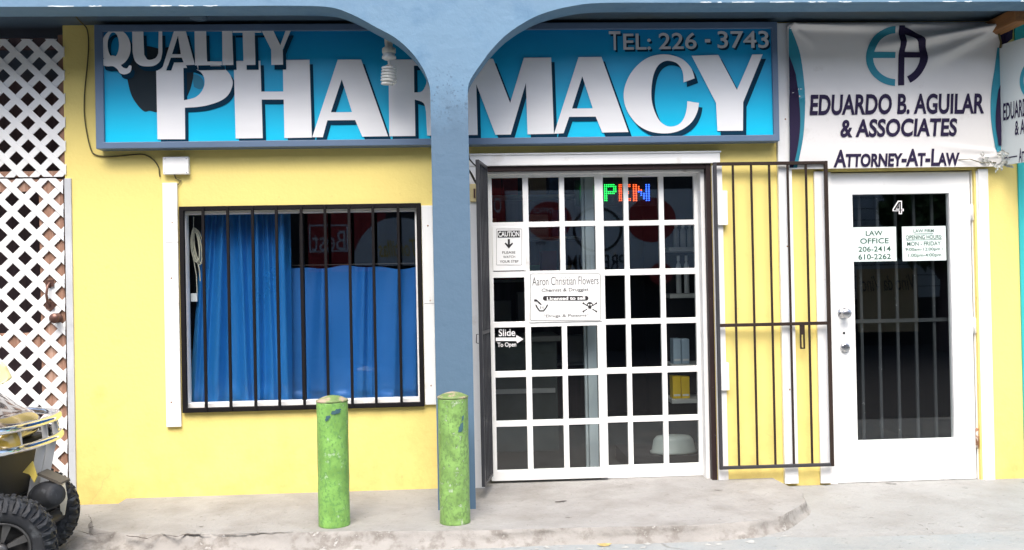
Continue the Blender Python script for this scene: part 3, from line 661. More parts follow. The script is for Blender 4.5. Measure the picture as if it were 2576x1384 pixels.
# ------------------------------------------------------------------ attorney banner
bz1 = PZ(*c4(700,188), -.04); bz0 = PZ(*c4(900,1303), -.04); bx0 = PX(*c4(246,800), -.04); bx1 = PX(*c4(1893,700), -.04)
fold_lines = [(c4(1950,180), c4(1330,470), .10, .036), (c4(1900,205), c4(900,375), .10, .034), (c4(262,205), c4(1180,216), .06, .024), (c4(1180,200), c4(1800,215), .02, .016),
              (c4(262,205), c4(430,340), .022, .02), (c4(262,690), c4(420,690), .008, .010), (c4(262,710), c4(470,850), .012, .012), (c4(262,600), c4(340,560), .008, .010), (c4(1880,1180), c4(1380,1130), .012, .018), (c4(1880,1200), c4(1560,1260), .015, .015)]
FL = [(P(*a, -.04), P(*b, -.04), d, w_) for a, b, d, w_ in fold_lines]
def bY(x, z):
    y = -.042-.010*math.sin((x-bx0)/(bx1-bx0)*math.pi)-.003*math.sin(x*9+z*3)-.002*math.sin(z*17+x*4)
    for a, b, d, w_ in FL:
        ax, az = b.x-a.x, b.z-a.z; L2 = ax*ax+az*az
        t = ((x-a.x)*ax+(z-a.z)*az)/L2; tc = max(0, min(1, t)); ds_ = math.hypot(x-a.x-ax*tc, z-a.z-az*tc)
        y -= d*.95*math.exp(-(ds_/(w_*(.5+.9*tc)))**2)*(1-tc*.8)
    return y
BN = thing('banner', 'wrinkled white vinyl banner reading EDUARDO B. AGUILAR & ASSOCIATES above the office door', 'banner', ((bx0+bx1)/2, -.04, bz0))
NX, NZ = 110, 80; q = MB(); vs = []
for j in range(NZ+1):
    for i in range(NX+1):
        x = bx0+(bx1-bx0)*i/NX; z = bz0+(bz1-bz0)*j/NZ; vs.append((x, bY(x, z), z))
q.add(vs, [(j*(NX+1)+i, j*(NX+1)+i+1, (j+1)*(NX+1)+i+1, (j+1)*(NX+1)+i) for j in range(NZ) for i in range(NX)], True)
build('cloth', q, m_banner, BN)
def drape(name, mb, m, lift=.003, lab=None):
    me = bpy.data.meshes.new('d'); me.from_pydata([tuple(p) for p in mb.v], [], mb.f); bm = bmesh.new(); bm.from_mesh(me); bpy.data.meshes.remove(me)
    for ax, lo, hi, st in ((0, bx0-.2, bx1+.3, .03), (2, bz0-.1, bz1+.1, .025)):
        t = lo
        while t < hi:
            co = [0,0,0]; no = [0,0,0]; co[ax] = t; no[ax] = 1
            bmesh.ops.bisect_plane(bm, geom=bm.verts[:]+bm.edges[:]+bm.faces[:], plane_co=co, plane_no=no); t += st
    bm.verts.index_update(); o = MB(); o.v = [Vector((v.co.x, bY(v.co.x, v.co.z)-lift, v.co.z)) for v in bm.verts]; o.f = [[v.index for v in f.verts] for f in bm.faces]; bm.free()
    return tag(build(name, o, m, BN, merge=False), lab)
q = MB(); q.poly(world(c4, [(244,205)]+smooth([(262,230),(300,320),(335,430),(358,600),(370,800),(362,1000),(340,1150),(310,1300)], 4)+[(252,1300)], -.04), Y=-.04)
drape('side_band', q, m_teal, .003)
q = MB(); q.poly(world(c4, smooth([(246,432),(290,560),(318,740),(332,940),(315,1120),(280,1298)], 4)+[(252,1298)], -.04), Y=-.04); drape('side_band', q, m_ink, .006)
q = MB(); q.poly(world(c4, smooth([(1858,372),(1835,520),(1812,680),(1805,850),(1815,1000),(1850,1180)], 4)+[(1885,1180),(1885,372)], -.04), Y=-.04); drape('side_band', q, m_teal, .003)
q = MB(); q.poly(world(c4, smooth([(1862,700),(1845,850),(1842,980),(1866,1130)], 4)+[(1886,1130),(1886,640)], -.04), Y=-.04); drape('side_band', q, m_ink, .006)
def arcband(cx, cy, ro, ri, a0, a1, ky=1.0, n=24):
    return [(cx+ro*math.cos(R(a)), cy+ro*ky*math.sin(R(a))) for a in [a0+(a1-a0)*i/n for i in range(n+1)]]+[(cx+ri*math.cos(R(a)), cy+ri*ky*math.sin(R(a))) for a in [a1+(a0-a1)*i/n for i in range(n+1)]]
q = MB(); q.poly(world(c4, arcband(1072,442,236,182,-94,-267,.97), -.04), Y=-.04); q.poly(world(c4, [(885,412),(1060,412),(1060,456),(885,456)], -.04), Y=-.0402)
drape('emblem', q, m_teal, .003)
q = MB(); q.poly(world(c4, [(1085,208),(1132,206),(1132,665),(1085,667)], -.04), Y=-.04)
q.poly(world(c4, arcband(1072,442,236,180,-76,63,.97), -.04), Y=-.0402); q.poly(world(c4, [(1132,410),(1256,410),(1256,452),(1132,452)], -.04), Y=-.0404)
drape('emblem', q, m_ink, .003)
for body, bx, sm in (('EDUARDO B. AGUILAR', (403,730,1752,890), None), ('& ASSOCIATES', (640,922,1545,1062), None), ('Attorney-At-Law', (585,1157,1566,1293), .74)):
    drape('lettering', text_mb(body, rect(c4, *bx, -.04), -.04, weight=.030, shear=.12, small=sm), m_ink, .004)
q = MB()                                          # loose upper corner with its dark end, tied to the rafter
for j, (y, a, b) in enumerate(((190, 1888, 1985), (260, 1880, 1982), (345, 1878, 1968))):
    pass
A_ = [P(*c4(1884,215), -.045), P(*c4(1930,190), -.07), P(*c4(1985,165), -.05), P(*c4(1978,300), -.045), P(*c4(1915,350), -.06), P(*c4(1886,350), -.05)]
q.add(A_, [(0,5,4,1), (1,4,3,2)], True); tag(build('loose_corner', q, m_ink, BN, merge=False), 'dark folded corner')

# second law sign, turned out towards the street
p0 = P(*c4(1888,820), -.05); dirv = Vector((math.cos(R(75)), -math.sin(R(75)), 0))
zt = PZ(*c4(1890,352), -.05); zb_ = PZ(*c4(1890,1282), -.05); Lw = .52
SG = thing('projecting_sign', 'pale flat law firm sign board set at an angle to the wall beside the banner', 'sign', (p0.x, p0.y, zb_))
nv = Vector((dirv.y, -dirv.x, 0))                 # outward side
if nv.dot(CAM-p0) < 0: nv = -nv
def sp(u, z, off=0): return Vector((p0.x, p0.y, 0))+dirv*u+nv*off+Vector((0, 0, z))
q = MB(); vs = [sp(u, z, o) for u in (0, Lw) for o in (0, -.012) for z in (zb_, zt)]; q.add(vs, [(0,1,3,2),(4,6,7,5),(0,4,5,1),(2,3,7,6),(0,2,6,4),(1,5,7,3)])
build('board', q, m_panel, SG, recalc=True)
def sgtext(body, u0, u1, z0, z1, m=m_ink, **k):
    t = text_mb(body, (u0, u1, z0, z1), 0, **k); o = MB(); o.add([sp(p.x, p.z, .002) for p in t.v], t.f); build('lettering', o, m, SG, merge=False)
sgtext('EDUARDO B. AGUILAR', .018, .49, PZ(*c4(1908,940), -.05), PZ(*c4(1908,806), -.05), weight=.018, shear=.1)
_u = lambda cx: 0
z0_, z1_ = PZ(*c4(1990,1062), -.09), PZ(*c4(1990,985), -.09); sgtext('& ASSOCIATES', .105, .41, z0_-.0, z1_+.03, weight=.018, shear=.1)
sgtext('Attorney-At-Law', .13, .38, z0_-.175, z0_-.085, weight=.014, shear=.1, small=.74)
q = MB(); q.add([sp(.018, z0_-.135, .002), sp(.118, z0_-.135, .002), sp(.118, z0_-.128, .002), sp(.018, z0_-.128, .002)], [(0,1,2,3)]); build('rule_line', q, m_ink, SG, merge=False)
q = MB(); q.add([sp(.27+.12*math.cos(a), zt-.27+.13*math.sin(a), .002) for a in [R(95+170*i/20) for i in range(21)]]+[sp(.27+.09*math.cos(a), zt-.27+.10*math.sin(a), .002) for a in [R(265-170*i/20) for i in range(21)]],
    [(i, i+1, 40-i, 41-i) for i in range(20)]); build('emblem', q, m_teal, SG, merge=False)
# torn plastic caught at the banner's lower corner
q = MB(); c = P(*c4(1850,1235), -.08)
for k in range(16):
    a = c+Vector((random.uniform(-.09,.09), random.uniform(-.03,.03), random.uniform(-.035,.04))); pts = [a]
    for j in range(5): pts.append(pts[-1]+Vector((random.uniform(-.03,.03), random.uniform(-.015,.015), random.uniform(-.02,.02))))
    w_ = random.uniform(.004,.018)
    for s, t in zip(pts, pts[1:]): q.quad(s, t, t+Vector((0,.004,w_)), s+Vector((0,-.004,w_)))
tag(build('plastic_scrap', q, mat('grey_torn_plastic', (.35,.36,.33), .4, var=.5, vscale=25), origin=c, merge=False), 'torn grey plastic tangled at the lower right corner of the banner', 'scrap')
q = MB(); a = P(*c4(1560,1238), -.05); q.tube([a, P(*c4(1650,1232),-.07), P(*c4(1740,1262),-.07), c+Vector((0,0,-.02))], .0028, 6); build('tie_cord', q, m_cable, BN, merge=False); q = MB(); q.tube([P(*c4(1882,200),-.07), P(*c4(1872,260),-.075), P(*c4(1890,330),-.07), P(*c4(1884,372),-.07)], .007, 6)
build('tie_cord', q, m_cable, BN, merge=False)

# ------------------------------------------------------------------ security gates
def gate(label, place, rails_m, stile_m, bars=5, latch=True):
    """place(u, off, z): u along the leaf from its hinge, off out of its plane"""
    W_ = GW; T = thing('security_gate', label, 'gate', tuple(place(0, 0, gz_b)))
    def bx(name, u0, u1, o0, o1, z0, z1, m, par):
        q = MB(); vs = [place(u, o, z) for u in (u0, u1) for o in (o0, o1) for z in (z0, z1)]
        q.add(vs, [(0,1,3,2),(4,6,7,5),(0,4,5,1),(2,3,7,6),(0,2,6,4),(1,5,7,3)]); return build(name, q, m, par, recalc=True, bevel=.002)
    s = .021
    bx('stile', 0, s, -s/2, s/2, gz_b, gz_t, stile_m, T); bx('stile', W_-s, W_, -s/2, s/2, gz_b, gz_t, rails_m, T)
    bx('rail', s, W_-s, -s/2, s/2, gz_t-s, gz_t-.0005, rails_m, T); bx('rail', s, W_-s, -s/2, s/2, gz_b+.0005, gz_b+s, m_gate_grey, T)
    bx('rail', s, W_-s, -s/2+.001, s/2-.001, gz_m-s/2, gz_m+s/2, rails_m, T)
    for f in gbars:
        u = f*W_; bx('bar', u-.0065, u+.0065, -.0065, .0065, gz_b+s, gz_m-s/2, rails_m, T); bx('bar', u-.0065, u+.0065, -.0065, .0065, gz_m+s/2, gz_t-s, rails_m, T)
    if latch:
        u = .748*W_; b = []
        for (ua, ub, za, zb2) in ((u-.014, u-.008, gz_m-.16, gz_m-s/2), (u+.008, u+.014, gz_m-.16, gz_m-s/2), (u-.008, u+.008, gz_m-.16, gz_m-.152), (u-.008, u+.008, gz_m-.07, gz_m-s/2)):
            q0 = [place(uu, o, z) for uu in (ua, ub) for o in (-.008, .008) for z in (za, zb2)]; b.append(q0)
        q = MB()
        for q0 in b: q.add(q0, [(0,1,3,2),(4,6,7,5),(0,4,5,1),(2,3,7,6),(0,2,6,4),(1,5,7,3)])
        build('latch', q, m_gate, T, recalc=True)
    return T
gx_l = (PX(1795.7,410,-.06)+PX(1806.5,1175,-.06))/2; gx_r = (PX(2081,403,-.06)+PX(2095.7,1175,-.06))/2
gz_t = (PZ(1795.7,410,-.06)+PZ(2081,404,-.06))/2; gz_b = PZ(1950,1177,-.06); gz_m = PZ(1938,816,-.06); GW = gx_r-gx_l
gbars = [(PX(*d2(cx, 700), -.06)-gx_l)/GW for cx in (203,330,455,583,710)]
gate('dark brown barred security gate swung open flat against the yellow wall', lambda u, o, z: Vector((gx_l+u, -.06+o, z)), m_gate, m_gate_grey)
hp = P(1229, 800, -.03); npt = P(1207.5, 800, -.34); dv = (npt-hp); dv.z = 0; GW2 = GW; gl_ = dv.length; dv.normalize(); ov_ = Vector((dv.y, -dv.x, 0)); GW = gl_
LG = gate('grey barred security gate swung open towards the street beside the blue column, seen edge on', lambda u, o, z: Vector((hp.x, hp.y, 0))+dv*u+ov_*o+Vector((0,0,z)), m_gate_grey, m_gate_grey, latch=False)
q = MB(); a = Vector((npt.x, npt.y, 0)); zz = PZ(1206, 862, -.34); q.tube([a+Vector((-.012,-.01,zz+.05)), a+Vector((-.024,-.01,zz+.05)), a+Vector((-.026,-.01,zz)), a+Vector((-.012,-.01,zz-.004))], .003, 6); build('latch', q, m_gate_grey, LG, merge=False)

# ------------------------------------------------------------------ bollards
def bollard(xc, yb, ysh, yd, wpx, m, label, scuffs):
    p = PG(xc, yb-7, ZP); sc = FPX/((p-CAM).dot(fw)); r = wpx/sc/2
    zsh = PZ(xc-6, ysh+2, p.y); zd = PZ(xc-6, yd+2, p.y+.0)
    T = thing('bollard', label, 'bollard', (p.x, p.y, ZP), 'green steel bollards on the step')
    q = MB(); n = 40; prof = [(r*1.02, ZP-.01), (r*1.01, ZP+.01)]+[(r, ZP+.02+(zsh-ZP-.03)*k/24) for k in range(25)]+[(r*1.0, zsh)]
    rnd = random.Random(int(xc)); vs = []; q.lathe(prof, Matrix.Translation((p.x, p.y, 0)), n)
    for i, v in enumerate(q.v):
        d = Vector((v.x-p.x, v.y-p.y, 0)); d.normalize(); a = math.atan2(d.y, d.x)
        v += d*(.0005*math.sin(3*a+v.z*23)+.0005*math.sin(7*a-v.z*41))
    build('post', q, m, T)
    q = MB(); q.lathe([(r*1.01, zsh-.002), (r*1.04, zsh+.002), (r*1.03, zsh+.007), (r*.9, zsh+.012), (r*.7, zsh+.020), (r*.45, zsh+.027), (r*.2, zsh+.031), (0, zsh+.032)], Matrix.Translation((p.x, p.y, 0)), 40); build('cap', q, m_cap, T)
    for (ang, z, wd, ht) in scuffs:               # dark scuffed patch wrapped on the surface
        q = MB(); L = []; N = 16
        for k in range(N):
            t = 6.283*k/N; rr = rnd.uniform(.55, 1.1); a = R(ang)+wd/r*.5*rr*math.cos(t); L.append((p.x+(r+.0035)*math.cos(a), p.y+(r+.0035)*math.sin(a), z+ht*.5*rr*math.sin(t)+wd*.0+math.cos(t)*ht*.3))
        a = R(ang); L.append((p.x+(r+.0045)*math.cos(a), p.y+(r+.0045)*math.sin(a), z)); q.add(L, [(k, (k+1) % N, N) for k in range(N)]); build('scuff', q, m_patch, T, merge=False)
bollard(841, 1326.5, 1007, 988, 78, m_green, 'green bollard with flaking paint standing in front of the barred window', [(-68, .66, .06, .028), (-100, .625, .035, .03)])
bollard(1144.5, 1320, 998, 982, 76, m_green2, 'weathered green bollard standing in front of the blue column', [(-62, .56, .04, .05), (-52, .61, .02, .03)])

# ------------------------------------------------------------------ lattice screen and door on the left
def lattice_mb(x0, x1, z0, z1, xh, zh, p, w_, Y):
    bm = bmesh.new()
    def strip(sgn, u, ya, yb2):
        # line x + sgn*z = u
        cx, cz = (x0+x1)/2, (z0+z1)/2; t = (u-(cx+sgn*cz))/2; px, pz = cx+t, cz+sgn*t
        L = 4; dx, dz = .7071, -sgn*.7071; nx, nz = .7071*w_/2, sgn*.7071*w_/2
        vs = []
        for y in (ya, yb2):
            for s1, s2 in ((-1,-1),(1,-1),(1,1),(-1,1)): vs.append(bm.verts.new((px+dx*L*s1+nx*s2, y, pz+dz*L*s1+nz*s2)))
        for f in ((0,1,2,3),(7,6,5,4),(0,4,5,1),(1,5,6,2),(2,6,7,3),(3,7,4,0)): bm.faces.new([vs[i] for i in f])
    for sgn, ya, yb2 in ((1, Y-.006, Y), (-1, Y+.0005, Y+.0065)):
        uh = xh+sgn*zh+p/2
        cs = [a+sgn*b for a in (x0, x1) for b in (z0, z1)]
        k = math.floor((min(cs)-uh)/p)-1
        while uh+k*p < max(cs)+p: strip(sgn, uh+k*p, ya, yb2); k += 1
    for co, no in (((x0,0,0),(-1,0,0)), ((x1,0,0),(1,0,0)), ((0,0,z0),(0,0,-1)), ((0,0,z1),(0,0,1))):
        r = bmesh.ops.bisect_plane(bm, geom=bm.verts[:]+bm.edges[:]+bm.faces[:], plane_co=co, plane_no=no, clear_outer=True)
        es = [e for e in r['geom_cut'] if isinstance(e, bmesh.types.BMEdge)]
        bmesh.ops.holes_fill(bm, edges=es, sides=8)
    bmesh.ops.recalc_face_normals(bm, faces=bm.faces)
    bm.verts.index_update(); o = MB(); o.v = [v.co.copy() for v in bm.verts]; o.f = [[v.index for v in f.verts] for f in bm.faces]; bm.free(); return o
YL = -.005
pl_ = abs(PX(*c1(315,513), YL)-PX(*c1(120,513), YL))
lx0 = -4.2
lx1 = PX(*c1(522,700), YL); lz1 = PZ(*c1(300,316), YL); lz0 = PZ(*c5(250,150), YL)
LT = thing('lattice_screen', 'white diamond lattice screen fixed above the lattice door at the left edge', 'lattice', (lx1-.4, YL, lz0))
h = P(*c1(120,515), YL); build('lattice', lattice_mb(lx0, lx1, lz0, lz1, h.x, h.z, pl_, .0395, YL), m_lattice, LT, merge=False)
def plank(T, x0, x1, z0, z1, y0=.008, y1=.045, m=m_cedar, name='frame_board'): q = MB(); q.box(x0, x1, y0, y1, z0, z1); return build(name, q, m, T, bevel=.003)
b0 = PX(*c1(470,700), .01); b1 = PX(*c1(525,700), .01)
plank(LT, b0, b1, lz0-.0, lz1+.03); zz = PZ(*c5(200,112), .01); plank(LT, lx0, b0-.002, lz0+.004, zz); plank(LT, lx0, b0-.002, PZ(*c1(300,395), .01), lz1+.012, m=m_roombrown)
dz1 = PZ(*c5(250,160), YL); dx1 = (PX(*c5(426,300), YL)+PX(*c6(487,300), YL))/2; dz0 = PZ(*c6(400,930), YL)
LD = thing('lattice_door', 'white diamond lattice door on a weathered timber frame with a bronze handle and knob', 'door', (dx1-.4, YL, dz0))
h = P(*c5(246,455), YL); h2 = P(*c5(80,295), YL); build('lattice', lattice_mb(lx0, dx1, dz0, dz1, h.x, h.z, pl_, .0395, YL), m_lattice, LD, merge=False)
b0 = PX(*c5(268,700), .01); b1 = PX(*c5(432,700), .01)
plank(LD, b0, b1, dz0-.04, dz1-.004); plank(LD, lx0, b0-.002, PZ(*c5(200,250), .01), dz1-.004); plank(LD, lx0, b0-.002, PZ(*c5(200,1292), .01), PZ(*c5(200,1195), .01)); plank(LD, lx0, b0-.002, dz0-.04, dz0+.1)
a = P(*c5(335,862), -.012); b = P(*c5(337,1012), -.012)
q = MB(); q.box(a.x-.024, a.x+.024, -.018, -.012, a.z-.022, a.z+.02); q.box(b.x-.024, b.x+.024, -.018, -.012, b.z-.02, b.z+.022)
q.tube([(a.x, -.018, a.z), (a.x-.003, -.04, a.z-.02), (a.x-.006, -.05, (a.z+b.z)/2), (b.x-.003, -.04, b.z+.02), (b.x, -.018, b.z)], .008, 8); build('handle', q, m_bronze, LD, merge=False)
k = P(*c5(388,1095), -.01); q = MB(); q.lathe([(.030,0),(.030,.006),(.014,.01),(.012,.03),(.026,.038),(.031,.052),(.026,.062),(0,.066)], mk(k), 24); build('knob', q, m_bronze, LD)
xa = PX(*c5(432,300), -.01); xb = PX(*c5(478,300), -.01); xa = (xa+PX(*c6(507,900), -.01))/2; xb = (xb+PX(*c6(556,900), -.01))/2
q = MB(); q.box(xa, xb, -.012, .03, ZS-.03, dz1-.002); tag(build('post', q, m_metalpost, B, bevel=.002), 'grey galvanised strip at the left end of the yellow wall')

# ------------------------------------------------------------------ electrics on the wall
jb = rect(c1, 1310, 1263, 1518, 1404, -.035)
J = thing('junction_box', 'small white junction box on the yellow wall under the sign', 'box', ((jb[0]+jb[1])/2, 0, jb[2]))
q = MB(); q.box(jb[0], jb[1], -.038, -.001, jb[2], jb[3]); build('cover', q, m_white, J, bevel=.004)
for sx in (jb[0]+.012, jb[1]-.012):
    for sz in (jb[2]+.012, jb[3]-.012): q = MB(); q.lathe([(.0045,0),(.003,.002),(0,.0022)], Matrix.Translation((sx, -.0382, sz)) @ Matrix.Rotation(R(90), 4, 'X'), 8); build('screw', q, m_steel, J)
wp = [P(*c1(600,72), -.30), P(*c1(592,110), -.22), P(*c1(640,172), -.12), P(*c1(700,222), -.02)]+[P(*c1(x, y), -.008) for x, y in ((712,300),(713,400),(700,560),(680,740),(676,900),(688,1010),(712,1140),(742,1238),(800,1258),(900,1262),(1030,1250),(1150,1240),(1205,1262),(1250,1300),(1280,1350))]+[P(*c5(1068,120), -.008), P(*c5(1074,158), -.008)]
q = MB(); L = []
for i in range(len(wp)-1):
    for k in range(4): L.append(wp[i].lerp(wp[i+1], k/4))
for _ in range(2): L = [L[0]]+[(L[i-1]+L[i]*2+L[i+1])/4 for i in range(1, len(L)-1)]+[L[-1]]
q.tube(L, .0042, 6); tag(build('cable', q, m_cable, origin=L[0], merge=False), 'thin dark cable looping from the ceiling down beside the sign to the junction box', 'cable')
q = MB(); L = [P(*c5(1158,105), -.02), P(1168*.3751+4, 389.2+60, -.012), P(455, 455, -.01), P(447, 466, -.012)]; q.tube(L, .004, 6); tag(build('cable', q, m_cable, origin=L[0], merge=False), 'short cable stub between the junction box and the white cover strip', 'cable')
q = MB(); L = [P(1176,378,BY1), P(1180,400,-.25), P(1190,412,-.2), P(1202,422,-.2)]; q.tube(L, .005, 6)
tag(build('cable', q, m_black, origin=L[0], merge=False), 'upper black cable from behind the blue column to the edge-on gate', 'cable')
q = MB(); L = [P(1176,425,BY1), P(1184,436,-.25), P(1194,455,-.2), P(1202,468,-.2)]; q.tube(L, .0075, 6)
tag(build('cable', q, m_black, origin=L[0], merge=False), 'lower thicker black cable from behind the blue column to the edge-on gate', 'cable')
db = rect(idn, 1181, 463, 1202, 508, -.03); q = MB(); q.box(db[0], db[1], -.04, -.0225, db[2], db[3])
D = thing('bell_plate', 'small yellowed plate on the white door post beside the blue column', 'plate', (db[0], -.03, db[2])); build('cover', q, mat('yellowed_plastic', (.62,.52,.27), .5), D, bevel=.004)
q = MB(); xm2 = (db[0]+db[1])/2+.004; q.box(xm2-.006, xm2+.006, -.043, -.0395, db[2]+.022, db[3]-.03); build('button', q, m_bronze, D, bevel=.002)

# compact fluorescent lamp hanging behind the arch
lc = P(*c2(1192,400), -.27); zt0 = ZC
CF = thing('spiral_lamp', 'unlit white spiral energy saving lamp hanging from the porch ceiling in front of the sign', 'lamp', (lc.x, lc.y, ZC))
s_ = FPX/((lc-CAM).dot(fw)); u_ = .3125/s_     # metres per crop unit
zc = lambda cy: lc.z-(cy-400)*u_
T0 = Matrix.Translation((lc.x, lc.y, 0))
q = MB(); q.lathe([(.028, ZC-.001), (.026, zc(340)), (.022, zc(375)), (55*u_, zc(395)), (55*u_, zc(425)), (50*u_, zc(432))], T0, 28); build('socket', q, m_socket, CF)
q = MB(); q.lathe([(50*u_, zc(432)), (46*u_, zc(448)), (56*u_, zc(456)), (56*u_, zc(472)), (40*u_, zc(482)), (12*u_, zc(490)), (10*u_, zc(520)), (30*u_, zc(530))], T0, 28); build('base', q, m_bulb, CF)
hel = [];
for k in range(0, 150):
    t = k/149; a = t*6.283*6.0; rad = (52+6*t)*u_ if t < .9 else (58-(t-.9)*300)*u_
    hel.append(Vector((lc.x-8*u_*t+rad*math.cos(a), lc.y+rad*math.sin(a), zc(535)-(150*u_)*t)))
q = MB(); q.tube(hel, 9.5*u_, 8); build('tube', q, m_bulb, CF)
q = MB(); q.lathe([(.05, ZC-.0005), (.05, ZC-.02), (.03, ZC-.03)], Matrix.Translation((PX(500,45,-.2), -.2, 0)), 24)
tag(build('ceiling_socket', q, m_ceil, origin=(PX(500,45,-.2), -.2, ZC)), 'round blue painted ceiling socket plate above the sign', 'socket')

# ------------------------------------------------------------------ curtains, cord
def curtain(label, xt, xb, yt, yb, Y, ridges, m, amp=.05, nx=220, nz=60):
    ps = []; q = MB(); o = P(*c7((xb[0]+xb[1])/2, yb), Y)
    for j in range(nz+1):
        v = j/nz; cy0 = yt+(yb-yt)*v
        for i in range(nx+1):
            u = i/nx; cy = cy0+(1-v)*(7*math.sin(u*9.5)+5*math.sin(u*23+1)); cx = (xt[0]+(xb[0]-xt[0])*v)*(1-u)+(xt[1]+(xb[1]-xt[1])*v)*u
            d = .0008*math.sin(u*47+2*v)+.004*math.sin(u*23+v*1.5)
            for a, b, w0, w1, h in ridges:
                rc_ = a+(b-a)*v; ww = (w0+(w1-w0)*v); t = (cx-rc_)/ww
                d += h*amp*(math.exp(-t*t) if t < 0 else math.exp(-t*t*9))
            if v > .9: d += .012*math.sin((v-.9)*31)*math.sin(u*19)
            p = P(*c7(cx, cy), Y); ps.append((p.x, Y-d, p.z))
    q.add(ps, [(j*(nx+1)+i, (j+1)*(nx+1)+i, (j+1)*(nx+1)+i+1, j*(nx+1)+i+1) for j in range(nz) for i in range(nx)], True)
    T = build('curtain', q, m, origin=o, merge=False); return tag(T, label, 'curtain')
curtain('shiny blue curtain gathered in deep folds in the left half of the barred window', (290, 778), (205, 796), 60, 1235, .19,
        [(300,240,22,50,.8), (345,285,22,36,.7), (408,372,30,80,1.2), (498,548,28,46,1.1), (603,615,34,46,1.2), (650,695,22,52,.8), (745,775,44,66,1.3)], m_curtain, .055)
curtain('smooth royal blue curtain hung lower in the right half of the barred window', (740, 1540), (760, 1530), 450, 1235, .25,
        [(975,972,30,95,1.0), (1210,1195,34,64,1.0), (1250,1250,16,24,.4), (1395,1370,70,110,1.1), (1505,1500,30,46,.7)], m_curtain2, .045)
q = MB(); rp = P(*c7(300,60), .22); zr_ = PZ(*c7(900,448), .27); q.tube([(PX(*c7(700,448), .28), .28, zr_+.01), (PX(*c7(1560,448), .28), .28, zr_+.01)], .006, 8)
tag(build('curtain_rail', q, m_black, origin=(0,.28,zr_), merge=False), 'thin rail carrying the lower right curtain behind the glass', 'rail')
q = MB(); cc = P(*c7(232,330), .10)
for k in range(7):
    L = []; ox = random.uniform(-.012,.012); ph = random.uniform(-.2,.2); hh = random.uniform(.085,.12); ww = random.uniform(.016,.032)
    for i in range(28):
        a = 6.283*i/28; L.append(cc+Vector((ox+ww*math.sin(a)+.018*(1-math.cos(a))*.5, k*.004, hh*math.cos(a+ph))))
    q.tube(L, .0032, 6, closed=True)
q.tube([P(*c7(224,160), .10), P(*c7(222,230), .10), P(*c7(215,300), .10)], .003, 6); q.tube([P(*c7(222,400), .11), P(*c7(240,500), .11), P(*c7(243,600), .11)], .003, 6)
q.tube([P(*c7(250,430), .10), P(*c7(258,480), .10), P(*c7(262,530), .10)], .0036, 6)
CO = tag(build('cord_coil', q, mat('cream_cord', (.55,.53,.42), .8), origin=cc, merge=False), 'coil of cream cord hanging at the left side of the barred window', 'cord')
q = MB(); a = rect(c7, 206, 600, 244, 648, .11); q.box(a[0], a[1], .108, .125, a[2], a[3]); build('tag', q, m_white, CO, bevel=.003)

# ------------------------------------------------------------------ notices on the pharmacy door
YN = .074
def plate(name, label, cat, cr, bx, Y, m, th=.004, bev=.002):
    rc = rect(cr, *bx, Y); T = thing(name, label, cat, ((rc[0]+rc[1])/2, Y, rc[2])); q = MB(); q.box(rc[0], rc[1], Y, Y+th, rc[2], rc[3]); build('plate', q, m, T, bevel=bev); return T
def words(T, body, cr, bx, Y, m, **k): return build('lettering', text_mb(body, rect(cr, *bx, Y), Y, **k), m, T, merge=False)
def patch(T, name, cr, bx, Y, m): rc = rect(cr, *bx, Y); q = MB(); q.quad((rc[0],Y,rc[2]), (rc[1],Y,rc[2]), (rc[1],Y,rc[3]), (rc[0],Y,rc[3])); return build(name, q, m, T)
def outline(T, cr, bx, t, Y, m, rad=8):
    x0, y0, x1, y1 = bx
    def rr(a, b, c, d, r): return ell(c-r, b+r, r, r, 5, -90, 0, True)+ell(c-r, d-r, r, r, 5, 0, 90, True)+ell(a+r, d-r, r, r, 5, 90, 180, True)+ell(a+r, b+r, r, r, 5, 180, 270, True)
    q = MB(); q.poly(world(cr, rr(x0, y0, x1, y1, rad), Y), [world(cr, rr(x0+t, y0+t, x1-t, y1-t, max(1, rad-t)), Y)], Y=Y); build('border', q, m, T)
def shape(T, name, cr, pts, Y, m, holes=()): q = MB(); q.poly(world(cr, pts, Y), [world(cr, h, Y) for h in holes], Y=Y); return build(name, q, m, T)
T = plate('caution_notice', 'white CAUTION PLEASE WATCH YOUR STEP notice with a black down arrow on the glazed door', 'notice', c8, (226,577,492,934), YN, m_paper)
Y1 = YN-.0015; Y2 = YN-.003
outline(T, c8, (256,596,464,890), 4, Y1, mat('pale_grey_line', (.35,.35,.35), .5)); patch(T, 'heading_band', c8, (268,612,447,667), Y1, m_inkblk)
words(T, 'CAUTION', c8, (273,618,442,660), Y2, m_paper, weight=.02); shape(T, 'arrow', c8, [(350,680),(366,680),(366,724),(386,708),(392,716),(358,756),(324,716),(331,708),(350,724)], Y1, m_inkblk)
words(T, 'PLEASE', c8, (304,777,411,797), Y1, m_inkgrey, weight=.01); words(T, 'WATCH', c8, (312,813,409,832), Y1, m_inkgrey, weight=.01); words(T, 'YOUR STEP', c8, (285,850,436,870), Y1, m_inkgrey, weight=.01)
T = plate('licence_notice', 'large white chemist and druggist licence sign with mortar and skull on the glazed door', 'notice', c8, (520,950,1107,1346), YN, m_paper)
outline(T, c8, (529,957,1097,1338), 4, Y1, m_inkgrey, 16)
words(T, 'Aaron Chrisitian Flowers', c8, (546,981,1080,1049), Y1, m_inkgrey, weight=.0); words(T, 'Chemist & Druggist', c8, (621,1074,1001,1110), Y1, m_inkgrey, weight=.012)
shape(T, 'heading_band', c8, ell(650,1156,19,19,10,90,270,True)+ell(980,1156,19,19,10,-90,90,True), Y1, m_inkblk)
words(T, 'Licensed to sell', c8, (664,1142,972,1171), Y2, m_paper, weight=.03); words(T, '"Drugs & Poisons"', c8, (637,1283,1001,1313), Y1, m_inkgrey, weight=.012)
